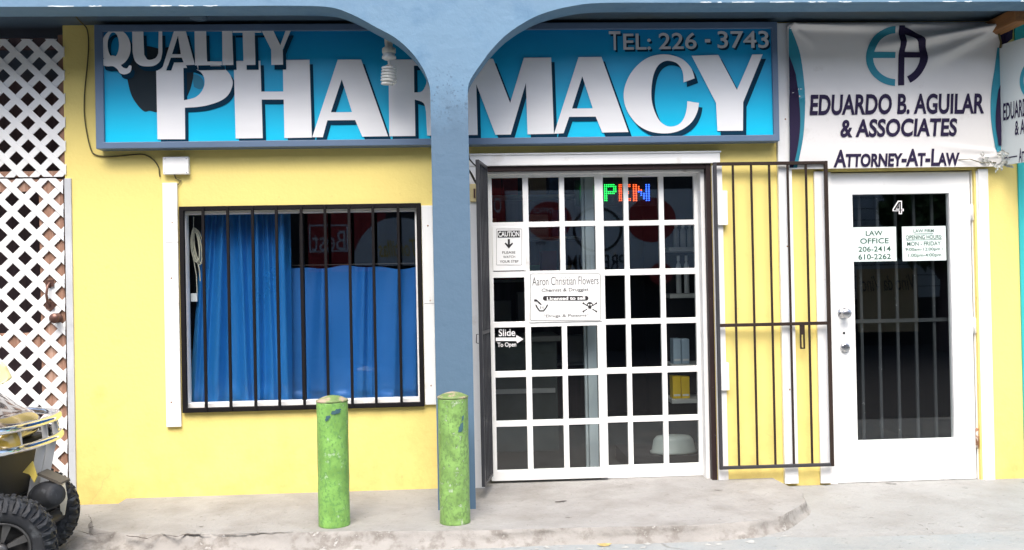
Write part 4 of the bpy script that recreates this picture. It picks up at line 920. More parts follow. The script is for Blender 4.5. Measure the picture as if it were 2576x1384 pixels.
shape(T, 'mortar', c8, ell(622,1200,54,14,20,180,0,True)+[(676,1200),(668,1225),(650,1250),(640,1262),(604,1262),(592,1248),(576,1225),(568,1200)], Y1, m_inkblk)
shape(T, 'mortar', c8, [(580,1205),(665,1203),(655,1228),(635,1252),(608,1252),(592,1230)], Y2, m_paper)
shape(T, 'pestle', c8, [(560,1166),(580,1164),(625,1205),(612,1210),(585,1180),(562,1180)], Y2-.001, m_inkblk)
for cx in (612, 630): shape(T, 'mark', c8, [(cx,1222),(cx+6,1222),(cx+6,1242),(cx,1242)], Y2-.001, m_inkblk)
shape(T, 'skull', c8, ell(1010,1207,25,21,16,150,390,True)+[(1024,1222),(1022,1240),(998,1240),(996,1222)], Y1, m_inkblk)
for cx in (1000, 1020): shape(T, 'eye', c8, ell(cx,1209,6,7,10), Y2, m_paper)
for a in ((958,1196,1062,1262), (1062,1196,958,1262)):
    x0_, y0_, x1_, y1_ = a; dx_ = x1_-x0_; dy_ = y1_-y0_; L_ = math.hypot(dx_, dy_); nx_, ny_ = -dy_/L_*4, dx_/L_*4
    for f0, f1 in ((0, .3), (.7, 1)): shape(T, 'bone', c8, [(x0_+dx_*f0+nx_, y0_+dy_*f0+ny_), (x0_+dx_*f1+nx_, y0_+dy_*f1+ny_), (x0_+dx_*f1-nx_, y0_+dy_*f1-ny_), (x0_+dx_*f0-nx_, y0_+dy_*f0-ny_)], Y1, m_inkblk)
    for ex, ey in ((x0_, y0_), (x1_, y1_)): shape(T, 'bone', c8, ell(ex, ey, 8, 8, 10), Y1-.0004, m_inkblk)
YG = .0945
rc = rect(d1, 230, 143, 432, 280, YG)
T = thing('slide_decal', 'white Slide To Open decal with right pointing arrow on the dark door pane', 'decal', ((rc[0]+rc[1])/2, YG, rc[2]))
words(T, 'Slide', d1, (250,143,372,196), YG, m_decal, weight=.015); words(T, 'To Open', d1, (242,241,379,283), YG, m_decal, weight=.015)
shape(T, 'arrow', d1, [(230,206),(380,206),(380,187),(432,217),(386,248),(380,231),(230,231)], YG, m_decal)

# office door papers and number
YO = .0375
T = plate('office_notice', 'pale mint LAW OFFICE paper with two telephone numbers on the office door pane', 'notice', d4, (205,514,528,770), YO, m_mint, .002, 0)
Y1 = YO-.0015
for body, bx in (('LAW',(300,541,426,578)), ('OFFICE',(258,597,471,637)), ('206-2414',(245,658,486,697)), ('610-2262',(245,715,487,755))): words(T, body, d4, bx, Y1, m_inkgreen, weight=.012)
T = plate('hours_notice', 'pale mint LAW FIRM OPENING HOURS paper on the office door pane', 'notice', d4, (572,508,898,765), YO, m_mint, .002, 0)
for body, bx in (('LAW FIRM',(655,530,806,554)), ('OPENING HOURS:',(598,574,867,604)), ('MON - FRIDAY',(608,622,859,653)), ('9:00am-12:00pm /',(596,667,878,697)), ('1:00pm-4:00pm',(617,710,863,742))): words(T, body, d4, bx, Y1, m_inkgreen, weight=.008)
for bx in ((660,563,803,567), (600,608,867,611)): patch(T, 'rule_line', d4, bx, Y1, m_inkgreen)
four = [(540,318),(570,318),(570,378),(583,378),(583,396),(570,396),(570,418),(546,418),(546,396),(500,396),(500,380)]
T = thing('door_number', 'white outlined figure 4 stuck on the office door pane', 'number', tuple(P(*d4(540,418), YO)))
shape(T, 'digit', d4, four, YO, m_decal, [[(549,345),(549,378),(528,378)]])
four2 = [(545,326),(563,326),(563,384),(577,384),(577,390),(563,390),(563,411),(552,411),(552,390),(508,390),(508,382)]
shape(T, 'digit', d4, four2, YO-.0015, m_inkblk, [[(552,338),(552,384),(522,384)]])

# ------------------------------------------------------------------ LED sign and goods inside the shop
PAT = {'O': ["0111110","1111111","1100011","1100011","1100011","1100011","1100011","1100011","1111111","0111110"],
       'P': ["1111110","1111111","1100011","1100011","1111111","1111110","1100000","1100000","1100000","1100000"],
       'E': ["1111111","1111111","1100000","1100000","1111110","1111110","1100000","1100000","1111111","1111111"],
       'N': ["1100011","1110011","1110011","1111011","1111011","1101111","1101111","1100111","1100111","1100011"]}
def led(name, c, s): return mat(name, (.02,.02,.02), .4, emit=(*c, s))
m_lg, m_lr, m_lb = led('green_led', (.02,1,.12), 1.6), led('orange_red_led', (1,.10,.02), 1.8), led('blue_led', (.03,.12,1), 2.2)
YD = .5
rc = rect(c8, 925, 225, 1510, 390, YD)
LS = thing('led_sign', 'lit LED sign reading OPEN in coloured dots behind the door glass', 'sign', ((rc[0]+rc[1])/2, YD, rc[2]))
q = MB(); q.box(rc[0]-.03, rc[1]+.03, YD+.01, YD+.03, rc[2]-.02, rc[3]+.02); build('backing', q, m_black, LS)
def dots(ch, bx, pick):
    rc = rect(c8, *bx, YD); out = {}
    for j, row in enumerate(PAT[ch]):
        for i, v in enumerate(row):
            if v == '1':
                m = pick(i, j); x = rc[0]+(rc[1]-rc[0])*(i+.5)/7; z = rc[3]-(rc[3]-rc[2])*(j+.5)/10; rx = (rc[1]-rc[0])/7*.33; rz = (rc[3]-rc[2])/10*.33
                q = out.setdefault(m.name, (m, MB()))[1]; L = [(x+rx*math.cos(6.283*k/8), YD, z+rz*math.sin(6.283*k/8)) for k in range(8)]; q.add(L+[(x, YD-.004, z)], [(k, (k+1) % 8, 8) for k in range(8)])
    for m, q in out.values(): tag(build('led_letter', q, m, LS, merge=False), kind='stuff')
dots('O', (930,236,1043,376), lambda i, j: m_lg); dots('P', (1122,236,1226,376), lambda i, j: m_lg); dots('E', (1240,236,1340,376), lambda i, j: m_lr)
dots('N', (1352,236,1496,376), lambda i, j: m_lr if i < 2 or (i < 4 and j < 4) else m_lb)
q = MB(); a = rect(c8, 972, 200, 1045, 940, .3); q.box(a[0], a[1], .3, .36, .003, ZC-.06); q.box(a[0]-.02, a[0]-.003, .32, .36, .003, ZC-.06)
tag(build('inner_post', q, mat('pale_blue_post', (.55,.62,.66), .5), origin=(a[0], .3, 0), bevel=.003, merge=False), 'pale upright post standing just inside the glazed door', 'post')
YS_ = .75; sx0 = PX(*c8(1640,700), YS_); sx1 = sx0+.75
m_shelf = mat('pale_shelf', (.5,.52,.52), .5)
SH = thing('shelf_unit', 'pale wall shelves stocked with goods seen through the right door panes', 'shelf', (sx0, YS_+.1, 0))
szs = [PZ(*c8(1750,745), YS_), PZ(*c8(1750,1120), YS_), PZ(*d1(1600,400), YS_), PZ(*d1(1600,655), YS_)]
for z in szs: q = MB(); q.box(sx0, sx1, YS_-.02, YS_+.25, z-.03, z); build('shelf_board', q, m_shelf, SH, bevel=.003)
q = MB(); q.box(sx1-.02, sx1, YS_+.0, YS_+.26, .01, 2.2); q.box(sx0, sx1, YS_+.252, YS_+.265, .01, 2.2); build('back_panel', q, m_roomlaw, SH, merge=False)
m_pale = mat('white_bottle_plastic', (.62,.66,.68), .35); m_pblue = mat('pale_blue_card', (.42,.55,.68), .6); m_ycard = mat('yellow_card', (.80,.55,.01), .6)
def bottle(cx, z, h, r, label, n):
    x = PX(*c8(cx,700), YS_+.06)
    T = thing('bottle', label, 'bottle', (x, YS_+.06, z)); M_ = Matrix.Translation((x, YS_+.06, z))
    q = MB(); q.lathe([(r*.9,.001),(r,.006),(r,h*.68),(r*.85,h*.76),(r*.45,h*.82),(r*.42,h*.86)], M_, 16); build('flask', q, m_pale, T)
    q = MB(); q.lathe([(r*.55,h*.86),(r*.55,h),(0,h)], M_, 16); build('cap', q, m_white, T)
gcr = 'white bottles on the shop shelves'
for i, (cx, lab) in enumerate(((1718,'tall white bottle, left of two on the second shelf'), (1782,'tall white bottle, right of two on the second shelf'))): bottle(cx, szs[1]+.001, .275, .019, lab, i)
for i, (cx, lab) in enumerate(((1705,'white tube standing leftmost on the top shelf'), (1760,'white tube standing in the middle of the top shelf'), (1815,'white tube standing rightmost on the top shelf'))): bottle(cx, szs[0]+.001, .17, .02, lab, i)
def card(cxs, cys, z, m, label, crp):
    x0 = PX(*crp(cxs[0], 300), YS_+.02); x1 = PX(*crp(cxs[1], 300), YS_+.02); h = PZ(*crp(cxs[0], cys[0]), YS_+.02)-z
    T = thing('carton', label, 'carton', (x0, YS_+.02, z)); q = MB(); q.box(x0, x1, YS_+.02, YS_+.12, z+.001, z+h); build('box', q, m, T, bevel=.002)
    q = MB(); q.box(x0+.006, x1-.006, YS_+.0185, YS_+.0198, z+h*.12, z+h*.2); build('label_band', q, m_white, T)
card((1528,1584), (215,), szs[2], m_pblue, 'pale blue carton, left of a pair on the third shelf', d1); card((1590,1646), (218,), szs[2], m_pblue, 'pale blue carton, right of a pair on the third shelf', d1)
card((1519,1578), (490,), szs[3], m_ycard, 'yellow carton, left of a pair on the lowest shelf', d1); card((1583,1642), (492,), szs[3], m_ycard, 'yellow carton, right of a pair on the lowest shelf', d1)
bx_ = P(*d1(1530,1045), .62); q = MB(); q.lathe([(.165,0),(.168,.012),(.155,.02),(.14,.09),(.12,.115),(.06,.122),(0,.123)], Matrix.Translation(bx_) @ Matrix.Scale(.62, 4, (0,1,0)), 36)
tag(build('basin', q, mat('pale_plastic_basin', (.42,.47,.46), .4), origin=bx_), 'pale upturned plastic basin low down inside the right door panes', 'basin')
q = MB(); q.box(bx_.x-.35, bx_.x+.55, .52, 1.0, .004, bx_.z-.001); tag(build('low_counter', q, m_roomlaw, origin=(bx_.x, .7, 0), bevel=.004), 'low dark counter under the plastic basin inside the shop', 'counter')

# ------------------------------------------------------------------ golf cart at the left edge
m_tyre = mat('worn_tyre_rubber', (.013,.015,.019), .7, var=.3, vscale=20, dirt=(.09,.10,.11), dirt_lo=.54, dirt_hi=.75, dscale=18)
m_rim = mat('black_rim', (.015,.015,.016), .35); m_rimface = mat('machined_rim_face', (.10,.10,.10), .4, metal=.6, var=.3, vscale=14)
m_hood = mat('dark_camouflage_gloss', (.035,.025,.022), .12, var=.3, vscale=6, dirt=(.19,.15,.12), dirt_lo=.48, dirt_hi=.56, dscale=7, coat=1.)
m_under = mat('black_underbody', (.008,.008,.009), .6)
m_strut = mat('grey_strut', (.46,.46,.45), .45, metal=.15, var=.1)
m_yreflect = mat('yellow_cloth', (.72,.56,.12), .8)
m_seat = mat('tan_seat_vinyl', (.35,.28,.2), .5)
cn = PG(4, 1508, ZG); cf = PG(80, 1402, ZG)
rn = P(4, 1377, cn.y).z-ZG; rf = rn
print('cart wheels', cn, cf, rn, P(80, 1287, cf.y).z-ZG)
cy_ = (cn.y+cf.y)/2
CT = thing('golf_cart', 'golf cart with chrome brush guard and knobbly tyres parked at the left edge', 'golf cart', (cn.x-.5, cy_, ZG))
def wheel(c, r, steer, wd=.19):
    base = Matrix.Translation((c.x, c.y, ZG+r)) @ Matrix.Rotation(R(steer), 4, 'Z') @ Matrix.Rotation(R(90), 4, 'X')   # local Z -> towards the street
    q = MB(); h = wd/2
    prof = [(.53*r,-h*.75),(.60*r,-h*.95),(.72*r,-h),(.84*r,-h*.92),(.93*r,-h*.6),(.955*r,0),(.93*r,h*.6),(.84*r,h*.92),(.72*r,h),(.60*r,h*.95),(.53*r,h*.75)]
    q.lathe(prof+[prof[0]], base, 56, caps=False)
    def lug(a, pts, hh):
        vs = []
        for k in (0, hh):
            for (da, rr, z, nr, nz) in pts:
                R_ = rr*r+k*nr; zz = z*h+k*nz; vs.append(base @ Vector((R_*math.cos(a+da), R_*math.sin(a+da), zz)))
        n = len(pts); q.add(vs, [tuple(range(n))[::-1], tuple(range(n, 2*n))]+[(i, (i+1) % n, n+(i+1) % n, n+i) for i in range(n)])
    N = 28
    for k in range(N):
        a = 6.283*k/N
        for s in (-1, 1):
            o = 0 if s < 0 else 3.14159/N; d = .062
            lug(a+o, [(-d,.75,s*1.0,.25,s*.9), (d*.6,.75,s*1.0,.25,s*.9), (d*.9,.86,s*.9,.8,s*.6), (d*.4,.935,s*.55,1,s*.2), (-d*.7,.935,s*.55,1,s*.2), (-d*1.1,.86,s*.9,.8,s*.6)], .012)
            lug(a+o+.1, [(-d*.7,.94,s*.42,1,0), (d*.5,.94,s*.45,1,0), (d*.8,.952,s*.10,1,0), (-d*.4,.952,s*.08,1,0)], .009)
    o = build('wheel', q, m_tyre, CT, recalc=True, merge=False)
    q = MB(); q.lathe([(.54*r,-h*.8),(.54*r,h*.78),(.50*r,h*.80),(.47*r,h*.55),(.30*r,h*.25),(.12*r,h*.3),(0,h*.3)], base, 40); build('rim', q, m_rim, o)
    q = MB(); q.lathe([(.545*r,h*.76),(.545*r,h*.84),(.515*r,h*.86),(.505*r,h*.80)], base, 48, caps=False)
    for k in range(7):
        a = 6.283*k/7+.4; dx, dy = math.cos(a), math.sin(a); vs = []
        for z in (.3, .72):
            for rr, ww in ((.14, .03), (.49, .075)):
                for s in (-1, 1): vs.append(base @ Vector((rr*r*dx-s*ww*r*dy, rr*r*dy+s*ww*r*dx, h*(z if rr > .2 else z*.8))))
        q.add(vs, [(4,5,7,6),(0,2,3,1),(0,4,6,2),(1,3,7,5),(0,1,5,4),(2,6,7,3)])
    q.lathe([(.13*r,h*.3),(.13*r,h*.7),(.09*r,h*.8),(0,h*.8)], base, 20)
    build('spokes', q, m_rimface, o, recalc=True, merge=False)
wheel(cn, rn, 22); wheel(cf, rf, 22)
wheel(Vector((cn.x-1.65, cn.y-.02, 0)), rn, 0); wheel(Vector((cn.x-1.65, cf.y+.02, 0)), rf, 0)
Yn = cn.y-.04
zu = P(0, 1102, Yn).z; zl_ = P(0, 1157, Yn).z
Yf = PG(100, 1030, zu).y; Xu = PG(133, 1056, zu).x; Xl = PG(140, 1110, zl_).x
print('guard', Yn, Yf, zu, zl_, Xu)
def pxof(p): d = Vector(p)-CAM; return IW/2+FPX*d.dot(rt)/d.dot(fw)
def hoop(z, name, target, A=.46):
    def pts(X): return [(X-A-.9, Yn, z), (X-A-.3, Yn, z)]+[(X-A+A*math.copysign(abs(math.cos(R(a)))**.8, math.cos(R(a))), (Yn+Yf)/2+(Yf-Yn)/2*math.copysign(abs(math.sin(R(a)))**.8, math.sin(R(a))), z) for a in range(-90, 91, 6)]+[(X-A-.3, Yf, z), (X-A-.9, Yf, z)]
    X = -1.2
    while max(pxof(p) for p in pts(X)) > target: X -= .01
    q = MB(); q.tube(pts(X), .0185, 14); build(name, q, m_chrome, CT, merge=False); return X
Xu = hoop(zu, 'guard_rail', 148); Xl = hoop(zl_, 'guard_rail', 156)
ymid = (Yn+Yf)/2
def hx_(X, yy, A=.46): t = min(1, abs(yy-ymid)/((Yf-Yn)/2)); return X-A+A*max(0, 1-t**2.5)**.4
for yy in (ymid-.2, ymid+.02, ymid+.16, ymid+.33):
    q = MB(); q.bar((hx_(Xl, yy)-.01, yy, zl_), (hx_(Xu, yy)-.01, yy, zu), .010, .026); build('guard_strut', q, m_strut, CT, recalc=True)
for yy in (ymid-.02, ymid+.09):
    q = MB(); q.bar((Xl-.01, yy, zl_-.005), (Xl-.06, yy-.04, ZG+.30), .012, .04); build('guard_strut', q, m_strut, CT, recalc=True)
# lofted hood
hx = PG(100, 1050, P(100, 1050, ymid).z).x
X_h = P(101, 1046, ymid).x; ztip = P(101, 1046, ymid).z; zback = P(0, 1000, ymid).z
q = MB(); secs = [(-.06, ztip-.05, .02, .12), (-.09, ztip-.04, .05, .20), (-.14, ztip-.035, .08, .26), (-.22, ztip-.03, .11, .32), (-.36, (ztip+zback)/2-.04, .16, .42), (-.55, zback-.03, .20, .44), (-.95, zback-.02, .24, .46)]
N = 40; vs = []
for dx, zc_, hz, hy in secs:
    for k in range(N):
        a = 6.283*k/N; ca, sa = math.cos(a), math.sin(a); e = .55
        vs.append((X_h+dx, ymid+hy*math.copysign(abs(ca)**e, ca), zc_-hz*.35+hz*math.copysign(abs(sa)**e, sa)))
q.add(vs, [(i*N+k, (i+1)*N+k, (i+1)*N+(k+1) % N, i*N+(k+1) % N) for i in range(len(secs)-1) for k in range(N)], True); q.add(vs[:N], [tuple(range(N))]); q.add(vs[-N:], [tuple(range(N))])
HD = build('hood', q, m_hood, CT, recalc=True)
q = MB(); e_ = Matrix.Translation((X_h-.05, ymid-.22, ztip-.09)) @ Matrix.Rotation(R(-35), 4, 'Z') @ Matrix.Rotation(R(75), 4, 'Y'); q.lathe([(.06,-.02),(.062,.01),(.05,.03),(.02,.038),(0,.04)], e_, 24); build('headlight', q, mat('dark_amber_lens', (.35,.24,.04), .08, coat=1.), HD)
q = MB(); e_ = Matrix.Translation((X_h-.05, ymid+.22, ztip-.09)) @ Matrix.Rotation(R(35), 4, 'Z') @ Matrix.Rotation(R(75), 4, 'Y'); q.lathe([(.06,-.02),(.062,.01),(.05,.03),(.02,.038),(0,.04)], e_, 24); build('headlight', q, m_chrome, HD)
q = MB(); q.box(X_h-1.9, X_h-.16, ymid-.30, ymid+.30, ZG+.24, ZG+.36); q.box(X_h-.42, X_h-.10, ymid-.34, ymid+.34, ZG+.361, ztip-.13); build('underbody', q, m_under, CT, bevel=.02)
q = MB(); q.tube([(cn.x, cn.y+.05, ZG+rn), (cn.x, cf.y-.05, ZG+rn)], .03, 12); build('axle', q, m_under, CT, merge=False); q = MB(); q.tube([(cn.x-1.65, cn.y+.05, ZG+rn), (cn.x-1.65, cf.y-.05, ZG+rn)], .03, 12); build('axle', q, m_under, CT, merge=False)
bc = P(118, 1247, ymid-.06); q = MB(); pr = []
for k in range(15):
    t = k/14; rr = .066*(.72+.28*math.sin(math.pi*min(1, t*1.05))); pr.append((rr+(.0035 if k % 2 else 0), -.075+.15*t))
q.lathe([(.02,-.08)]+pr+[(.02,.08)], Matrix.Translation(bc) @ Matrix.Rotation(R(-30), 4, 'Z') @ Matrix.Rotation(R(80), 4, 'Y'), 32); build('rubber_buffer', q, m_tyre, CT)
q = MB(); q.box(-.06,.06,-.05,.05,-.006,.006, Matrix.Translation(bc+Vector((.02,.03,.085))) @ Matrix.Rotation(R(25), 4, 'Y')); build('buffer_plate', q, mat('rusty_dark_plate', (.09,.08,.065), .7, var=.3), CT)
q = MB(); L = [c6(432,850), c6(470,850), c6(478,920), c6(490,1010), c6(478,1080), c6(470,1128), c6(445,1128), c6(440,1060), c6(425,1000), c6(412,900)]
q.poly([(p.x, p.z) for p in (P(x, y, ymid+.12) for x, y in L)], Y=ymid+.12, depth=.006); build('peeling_strip', q, mat('peeling_cream_strip', (.62,.60,.50), .8, var=.1, vscale=30, dirt=(.3,.25,.15), dirt_lo=.55, dirt_hi=.65, dscale=30), CT, recalc=True)
q = MB(); L = [c6(235,735), c6(268,845), c6(250,890), c6(215,830), c6(165,815)]
q.poly([(p.x, p.z) for p in (P(x, y, ymid-.12) for x, y in L)], Y=ymid-.12, depth=.01); build('yellow_tab', q, m_yreflect, CT, recalc=True)  # reflection of the yellow wall, modelled as a solid yellow piece
# rest of the cart, outside the frame
q = MB(); q.box(X_h-2.35, X_h-1.25, ymid-.48, ymid+.48, ZG+.37, ZG+.72); build('rear_body', q, m_hood, CT, bevel=.05)
q = MB(); q.box(X_h-1.95, X_h-1.35, ymid-.5, ymid+.5, ZG+.722, ZG+.84); q.box(X_h-2.0, X_h-1.9, ymid-.5, ymid+.5, ZG+.90, ZG+1.25); build('seat', q, m_seat, CT, bevel=.04)
q = MB(); q.tube([(X_h-.8, ymid-.2, zback), (X_h-1.05, ymid-.2, zback+.22)], .02, 10); q.tube([(X_h-1.05+.03*math.sin(a)-.0, ymid-.2+.17*math.cos(a), zback+.22+.14*math.sin(a)) for a in [6.283*k/28 for k in range(28)]], .014, 8, closed=True); build('steering_wheel', q, m_black, CT, merge=False)
q = MB(); a = [P(*c6(-160,-60), ymid-.05), P(*c6(0,8), ymid-.05), P(*c6(30,40), ymid-.07), P(*c6(76,128), ymid-.06), P(*c6(40,150), ymid-.08), P(*c6(-20,180), ymid-.06), P(*c6(-160,260), ymid-.05)]
vs = a+[p+Vector((0,.03,0)) for p in a]; n = len(a); q.add(vs, [tuple(range(n)), tuple(range(2*n-1, n-1, -1))]+[(i, (i+1) % n, n+(i+1) % n, n+i) for i in range(n)])
tag(build('cloth', q, mat('pale_yellow_cloth', (.80,.72,.36), .8, var=.15, vscale=14, bump=.3), origin=a[2], recalc=True, bevel=.008), 'pale yellow cloth draped over the dash of the golf cart at the left edge', 'cloth')
# fallen leaf
q = MB(); c = PG(1520, 1372, ZG+.004); q.add([c+Vector((.028*math.cos(t)*1.4, .010*math.sin(t), .006*math.cos(2*t)+.004)) for t in [6.283*k/12 for k in range(12)]]+[c+Vector((0,0,.012))], [(k, (k+1) % 12, 12) for k in range(12)])
tag(build('fallen_leaf', q, mat('dry_yellow_leaf', (.36,.27,.10), .8, var=.3, vscale=40), origin=c, merge=False), 'single dry yellow leaf lying on the road at the foot of the kerb', 'leaf')

# ------------------------------------------------------------------ across the street (seen only as reflections in the panes)
g = MB(); g.quad((-60,-60,ZG+.004), (60,-60,ZG+.004), (60,-2.6,ZG+.004), (-60,-2.6,ZG+.004)); tag(build('street', g, mat('dark_asphalt', (.055,.056,.058), .9, var=.15, bump=.4), origin=(0,-30,ZG)), kind='structure')  # unseen dark sheet over the road, added to darken pane reflections
YO_ = -11.0
m_clap = mat('grey_clapboard_paint', (.60,.66,.69), .7); m_dark = mat('dark_porch_boards', (.03,.032,.036), .8); m_red = mat('dark_red_sign_paint', (.45,.03,.03), .5); m_tan = mat('tan_sign_board', (.75,.54,.30), .6); m_offw = mat('grey_white_board', (.72,.77,.82), .6)
OB = thing('opposite_building', 'dark boarded house across the street with grey clapboards, reflected in the door panes', 'building', (0, YO_-.3, ZG))
q = MB(); q.box(-16, 18, YO_-4, YO_-.3, ZG, 6.6); build('wall', q, m_dark, OB)  # wall kept tall and dark to block low sky and darken pane reflections
q = MB(); a = MIR(*d4(190,250), YO_); b = MIR(*d4(930,800), YO_)
z = b.z-.6
while z < a.z+.5: q.box(min(a.x, b.x)-.3, max(a.x, b.x)+1.6, YO_-.299, YO_-.24+.0, z, z+.20); z += .215
build('clapboards', q, m_clap, OB, merge=False)
q = MB(); q.box(-16.4, 18.4, YO_-4.4, YO_+.3, 6.602, 6.75); build('roof', q, m_dark, OB)
def mrect(cr, bx, Y): a = MIR(*cr(bx[0], bx[1]), Y); b = MIR(*cr(bx[2], bx[3]), Y); return (min(a.x,b.x), max(a.x,b.x), min(a.z,b.z), max(a.z,b.z))
def slab(name, label, cat, cr, bx, m, Y=None):
    Y = YO_ if Y is None else Y; rc = mrect(cr, bx, Y); T = thing(name, label, cat, ((rc[0]+rc[1])/2, Y, rc[2])); q = MB(); q.box(rc[0], rc[1], Y-.05, Y, rc[2], rc[3]); build('board', q, m, T); return T, Y
def mword(T, Y, body, cr, bx, m, **k):
    rc = mrect(cr, bx, Y+.006); t = text_mb(body, rc, Y+.006, flip=True, **k); return build('lettering', t, m, T, merge=False)
def mdisc(T, Y, cr, c, r, m, name='disc', ring=0):
    p = MIR(*cr(*c), Y+.004); e = MIR(*cr(c[0]+r, c[1]), Y+.004); rr = abs(e.x-p.x); q = MB(); n = 40
    L = [(p.x-rr*math.cos(6.283*k/n), p.y, p.z+rr*.92*math.sin(6.283*k/n)) for k in range(n)]
    if ring: L += [(p.x-(rr-ring)*math.cos(6.283*k/n), p.y, p.z+(rr-ring)*.92*math.sin(6.283*k/n)) for k in range(n)]; q.add(L, [(k, (k+1) % n, n+(k+1) % n, n+k) for k in range(n)])
    else: q.add(L, [tuple(range(n))])
    build(name, q, m, T, merge=False)
T, Y = slab('billboard', 'large grey white board with red discs and the word PREMIUM, reflected in door panes', 'sign', c8, (330,285,2050,955), m_offw)
mdisc(T, Y, c8, (690,530), 175, m_red); mdisc(T, Y, c8, (1520,520), 200, m_red); mdisc(T, Y+.003, c8, (1080,600), 205, m_inkblk, 'ring', .05); mdisc(T, Y, c8, (1600,960), 95, m_red)
mword(T, Y, 'PREMIUM', c8, (835,812,1310,920), m_inkblk, weight=.01); mword(T, Y, '4984', c8, (580,700,665,728), m_inkblk); mword(T, Y, 'OFFICE', c8, (555,425,720,465), m_offw); 
T, Y = slab('red_sign', 'tall dark red sign with a white letter O, reflected in the top left door pane', 'sign', c8, (190,265,330,560), m_red, YO_+.06); mword(T, Y, 'O', c8, (235,345,298,465), m_offw)
T, Y = slab('red_billboard', 'dark red board with the pale word Best, reflected in the barred window', 'sign', c7, (865,140,1330,470), m_red)
mword(T, Y, 'Best', c7, (905,240,1095,352), m_offw); 
rc = mrect(c7, (888,205,1112,360), Y+.004); q = MB(); q.poly([(rc[0],rc[2]),(rc[1],rc[2]),(rc[1],rc[3]),(rc[0],rc[3])], [[(rc[0]+.03,rc[2]+.03),(rc[1]-.03,rc[2]+.03),(rc[1]-.03,rc[3]-.03),(rc[0]+.03,rc[3]-.03)]], Y=Y+.006); build('border', q, m_offw, T)
T = thing('umbrella_sign', 'round topped pale sign with yellow lettering, reflected in the barred window', 'sign', tuple(MIR(*c7(1400,430), YO_+.1)))
q = MB(); L = [MIR(*c7(1400+265*math.cos(R(a)), 440-280*math.sin(R(a))), YO_+.1) for a in range(0, 181, 9)]; n = len(L); q.add(L, [tuple(range(n))]); build('board', q, m_offw, T, merge=False)
t = text_mb('Tortillas', mrect(c7, (1285,290,1500,385), YO_+.106), YO_+.106, flip=True, shear=.3); build('lettering', t, m_ycard, T, merge=False)
T, Y = slab('tan_sign', 'tan board with dark script lettering on legs, reflected in the office door', 'sign', d4, (235,830,690,1290), m_tan, YO_+.05)
mword(T, Y, 'Vino da Vinci', d4, (245,880,655,985), m_inkblk, shear=.3)
rng = random.Random(3)
def tree(label, c, h, rad, n):
    T = thing('leafy_tree', label, 'tree', (c[0], c[1], ZG)); q = MB(); q.tube([(c[0],c[1],ZG), (c[0]+.1,c[1],h*.4), (c[0],c[1]+.1,h*.75)], [.16,.12,.06], 8)
    for k in range(6): a = 6.283*k/6; q.tube([(c[0],c[1],h*.45), (c[0]+rad*.6*math.cos(a), c[1]+rad*.6*math.sin(a), h*.8)], [.06,.02], 6)
    build('trunk', q, m_roombrown, T, merge=False); q = MB()
    for _ in range(n):
        d = Vector((rng.gauss(0,1), rng.gauss(0,1), rng.gauss(0,.8))); d = d.normalized()*rad*rng.random()**.4; p = Vector((c[0],c[1],h*.85))+d; s = rng.uniform(.06,.16)
        u = Vector((rng.gauss(0,1), rng.gauss(0,1), rng.gauss(0,1))).normalized(); v = u.orthogonal().normalized(); q.add([p-u*s, p+v*s*.45, p+u*s, p-v*s*.45], [(0,1,2,3)])
    build('crown', q, mat('leaf_green', (.05,.10,.025), .7, var=.4, vscale=3), T, merge=False)
a = MIR(*d4(850,330), YO_+1.2); tree('leafy green tree across the street, reflected in the top of the office door', (a.x, a.y), a.z+.2, 1.0, 2600)

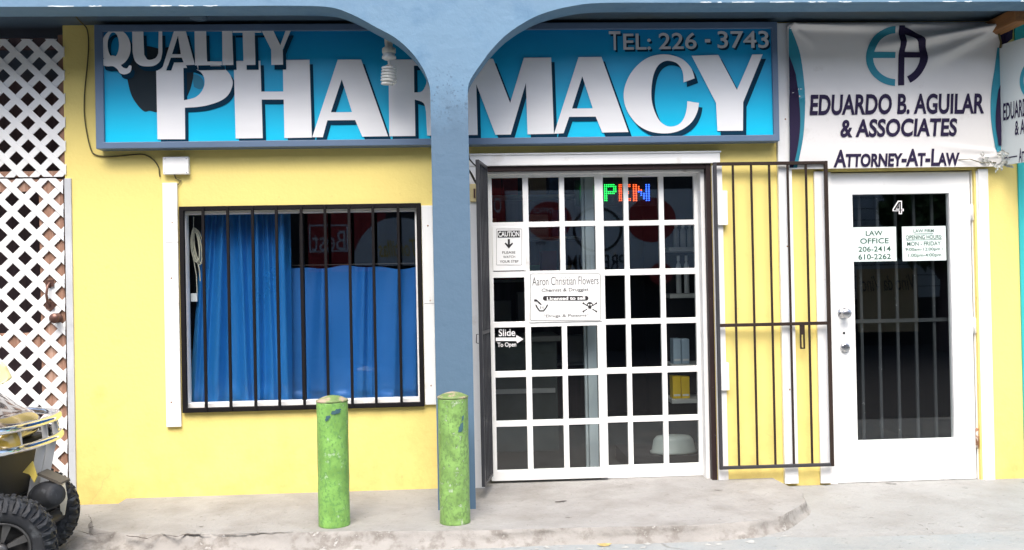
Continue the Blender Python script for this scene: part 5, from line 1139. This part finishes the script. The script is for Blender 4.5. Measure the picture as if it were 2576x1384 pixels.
# ------------------------------------------------------------------ dim depth inside the shop, small fixings
q = MB(); cx0 = dor[0]-.9; cx1 = dor[0]+.62
q.box(cx0, cx1, 1.35, 1.9, .004, .86); C_ = thing('shop_counter', 'long dim display counter inside the shop behind the left door panes', 'counter', (cx0, 1.35, .003)); build('front_panel', q, mat('dim_counter_front', (.07,.085,.08), .5, var=.3), C_, bevel=.004)
q = MB(); q.box(cx0-.03, cx1+.03, 1.31, 1.93, .861, .90); build('counter_top', q, mat('pale_counter_top', (.2,.2,.19), .4), C_, bevel=.004)
for z in (.22, .46): q = MB(); q.box(cx0+.02, cx1-.02, 1.335, 1.349, z, z+.035); build('trim_rail', q, m_shelf, C_)
BS = thing('back_shelves', 'tall dim stock shelves against the back wall of the shop', 'shelf', (dor[0]+.3, 3.2, .003))
q = MB()
q.box(dor[0]-.3, dor[1]-.4, 3.18, 3.2, .004, 2.4); build('back_panel', q, m_roombrown, BS)
rs = random.Random(11); pal = [mat('stock_'+n_, c_, .6) for n_, c_ in (('white',(.6,.6,.58)), ('red',(.45,.04,.04)), ('green',(.05,.3,.12)), ('tan',(.5,.36,.2)), ('blue',(.06,.16,.42)))]
names = ['white', 'red', 'green', 'tan', 'blue']
for r_i, z in enumerate((.55, .95, 1.35, 1.75, 2.15)):
    q = MB(); q.box(dor[0]-.3, dor[1]-.4, 2.88, 3.178, z-.025, z); build('shelf_board', q, m_shelf, BS)
    x = dor[0]-.25
    while x < dor[1]-.6:
        w_ = rs.uniform(.10, .22); h_ = rs.uniform(.12, .28); k = rs.randrange(5); q = MB(); q.box(x, x+w_, 2.92, 3.1, z+.001, z+h_)
        tag(build('stock_carton', q, pal[k], origin=(x, 2.92, z), bevel=.003), names[k]+' carton on the dim back shelves deep inside the shop', 'carton', 'cartons on the back shelves of the shop'); x += w_+rs.uniform(.01, .12)
for x, y in ((431, 1012), (431, 700), (433, 560), (1076, 568), (1082, 756), (1084, 970), (1975, 300), (1980, 620), (1986, 980)):
    p = P(x, y, -.022 if x < 1900 else -.03); q = MB(); q.lathe([(.0055,0),(.004,.002),(0,.0025)], mk(p), 10); build('screw', q, m_rust, B)
for x0_, x1_, y in ((413, 450, 610), (1065, 1092, 764)):
    a = PX(x0_+2, y, -.0225)+.001; b = PX(x1_, y, -.0225)-.001; z = PZ((x0_+x1_)/2, y, -.0225); q = MB(); q.box(a, b, -.0226, -.0215, z, z+.0025); build('joint', q, m_inkgrey, B)
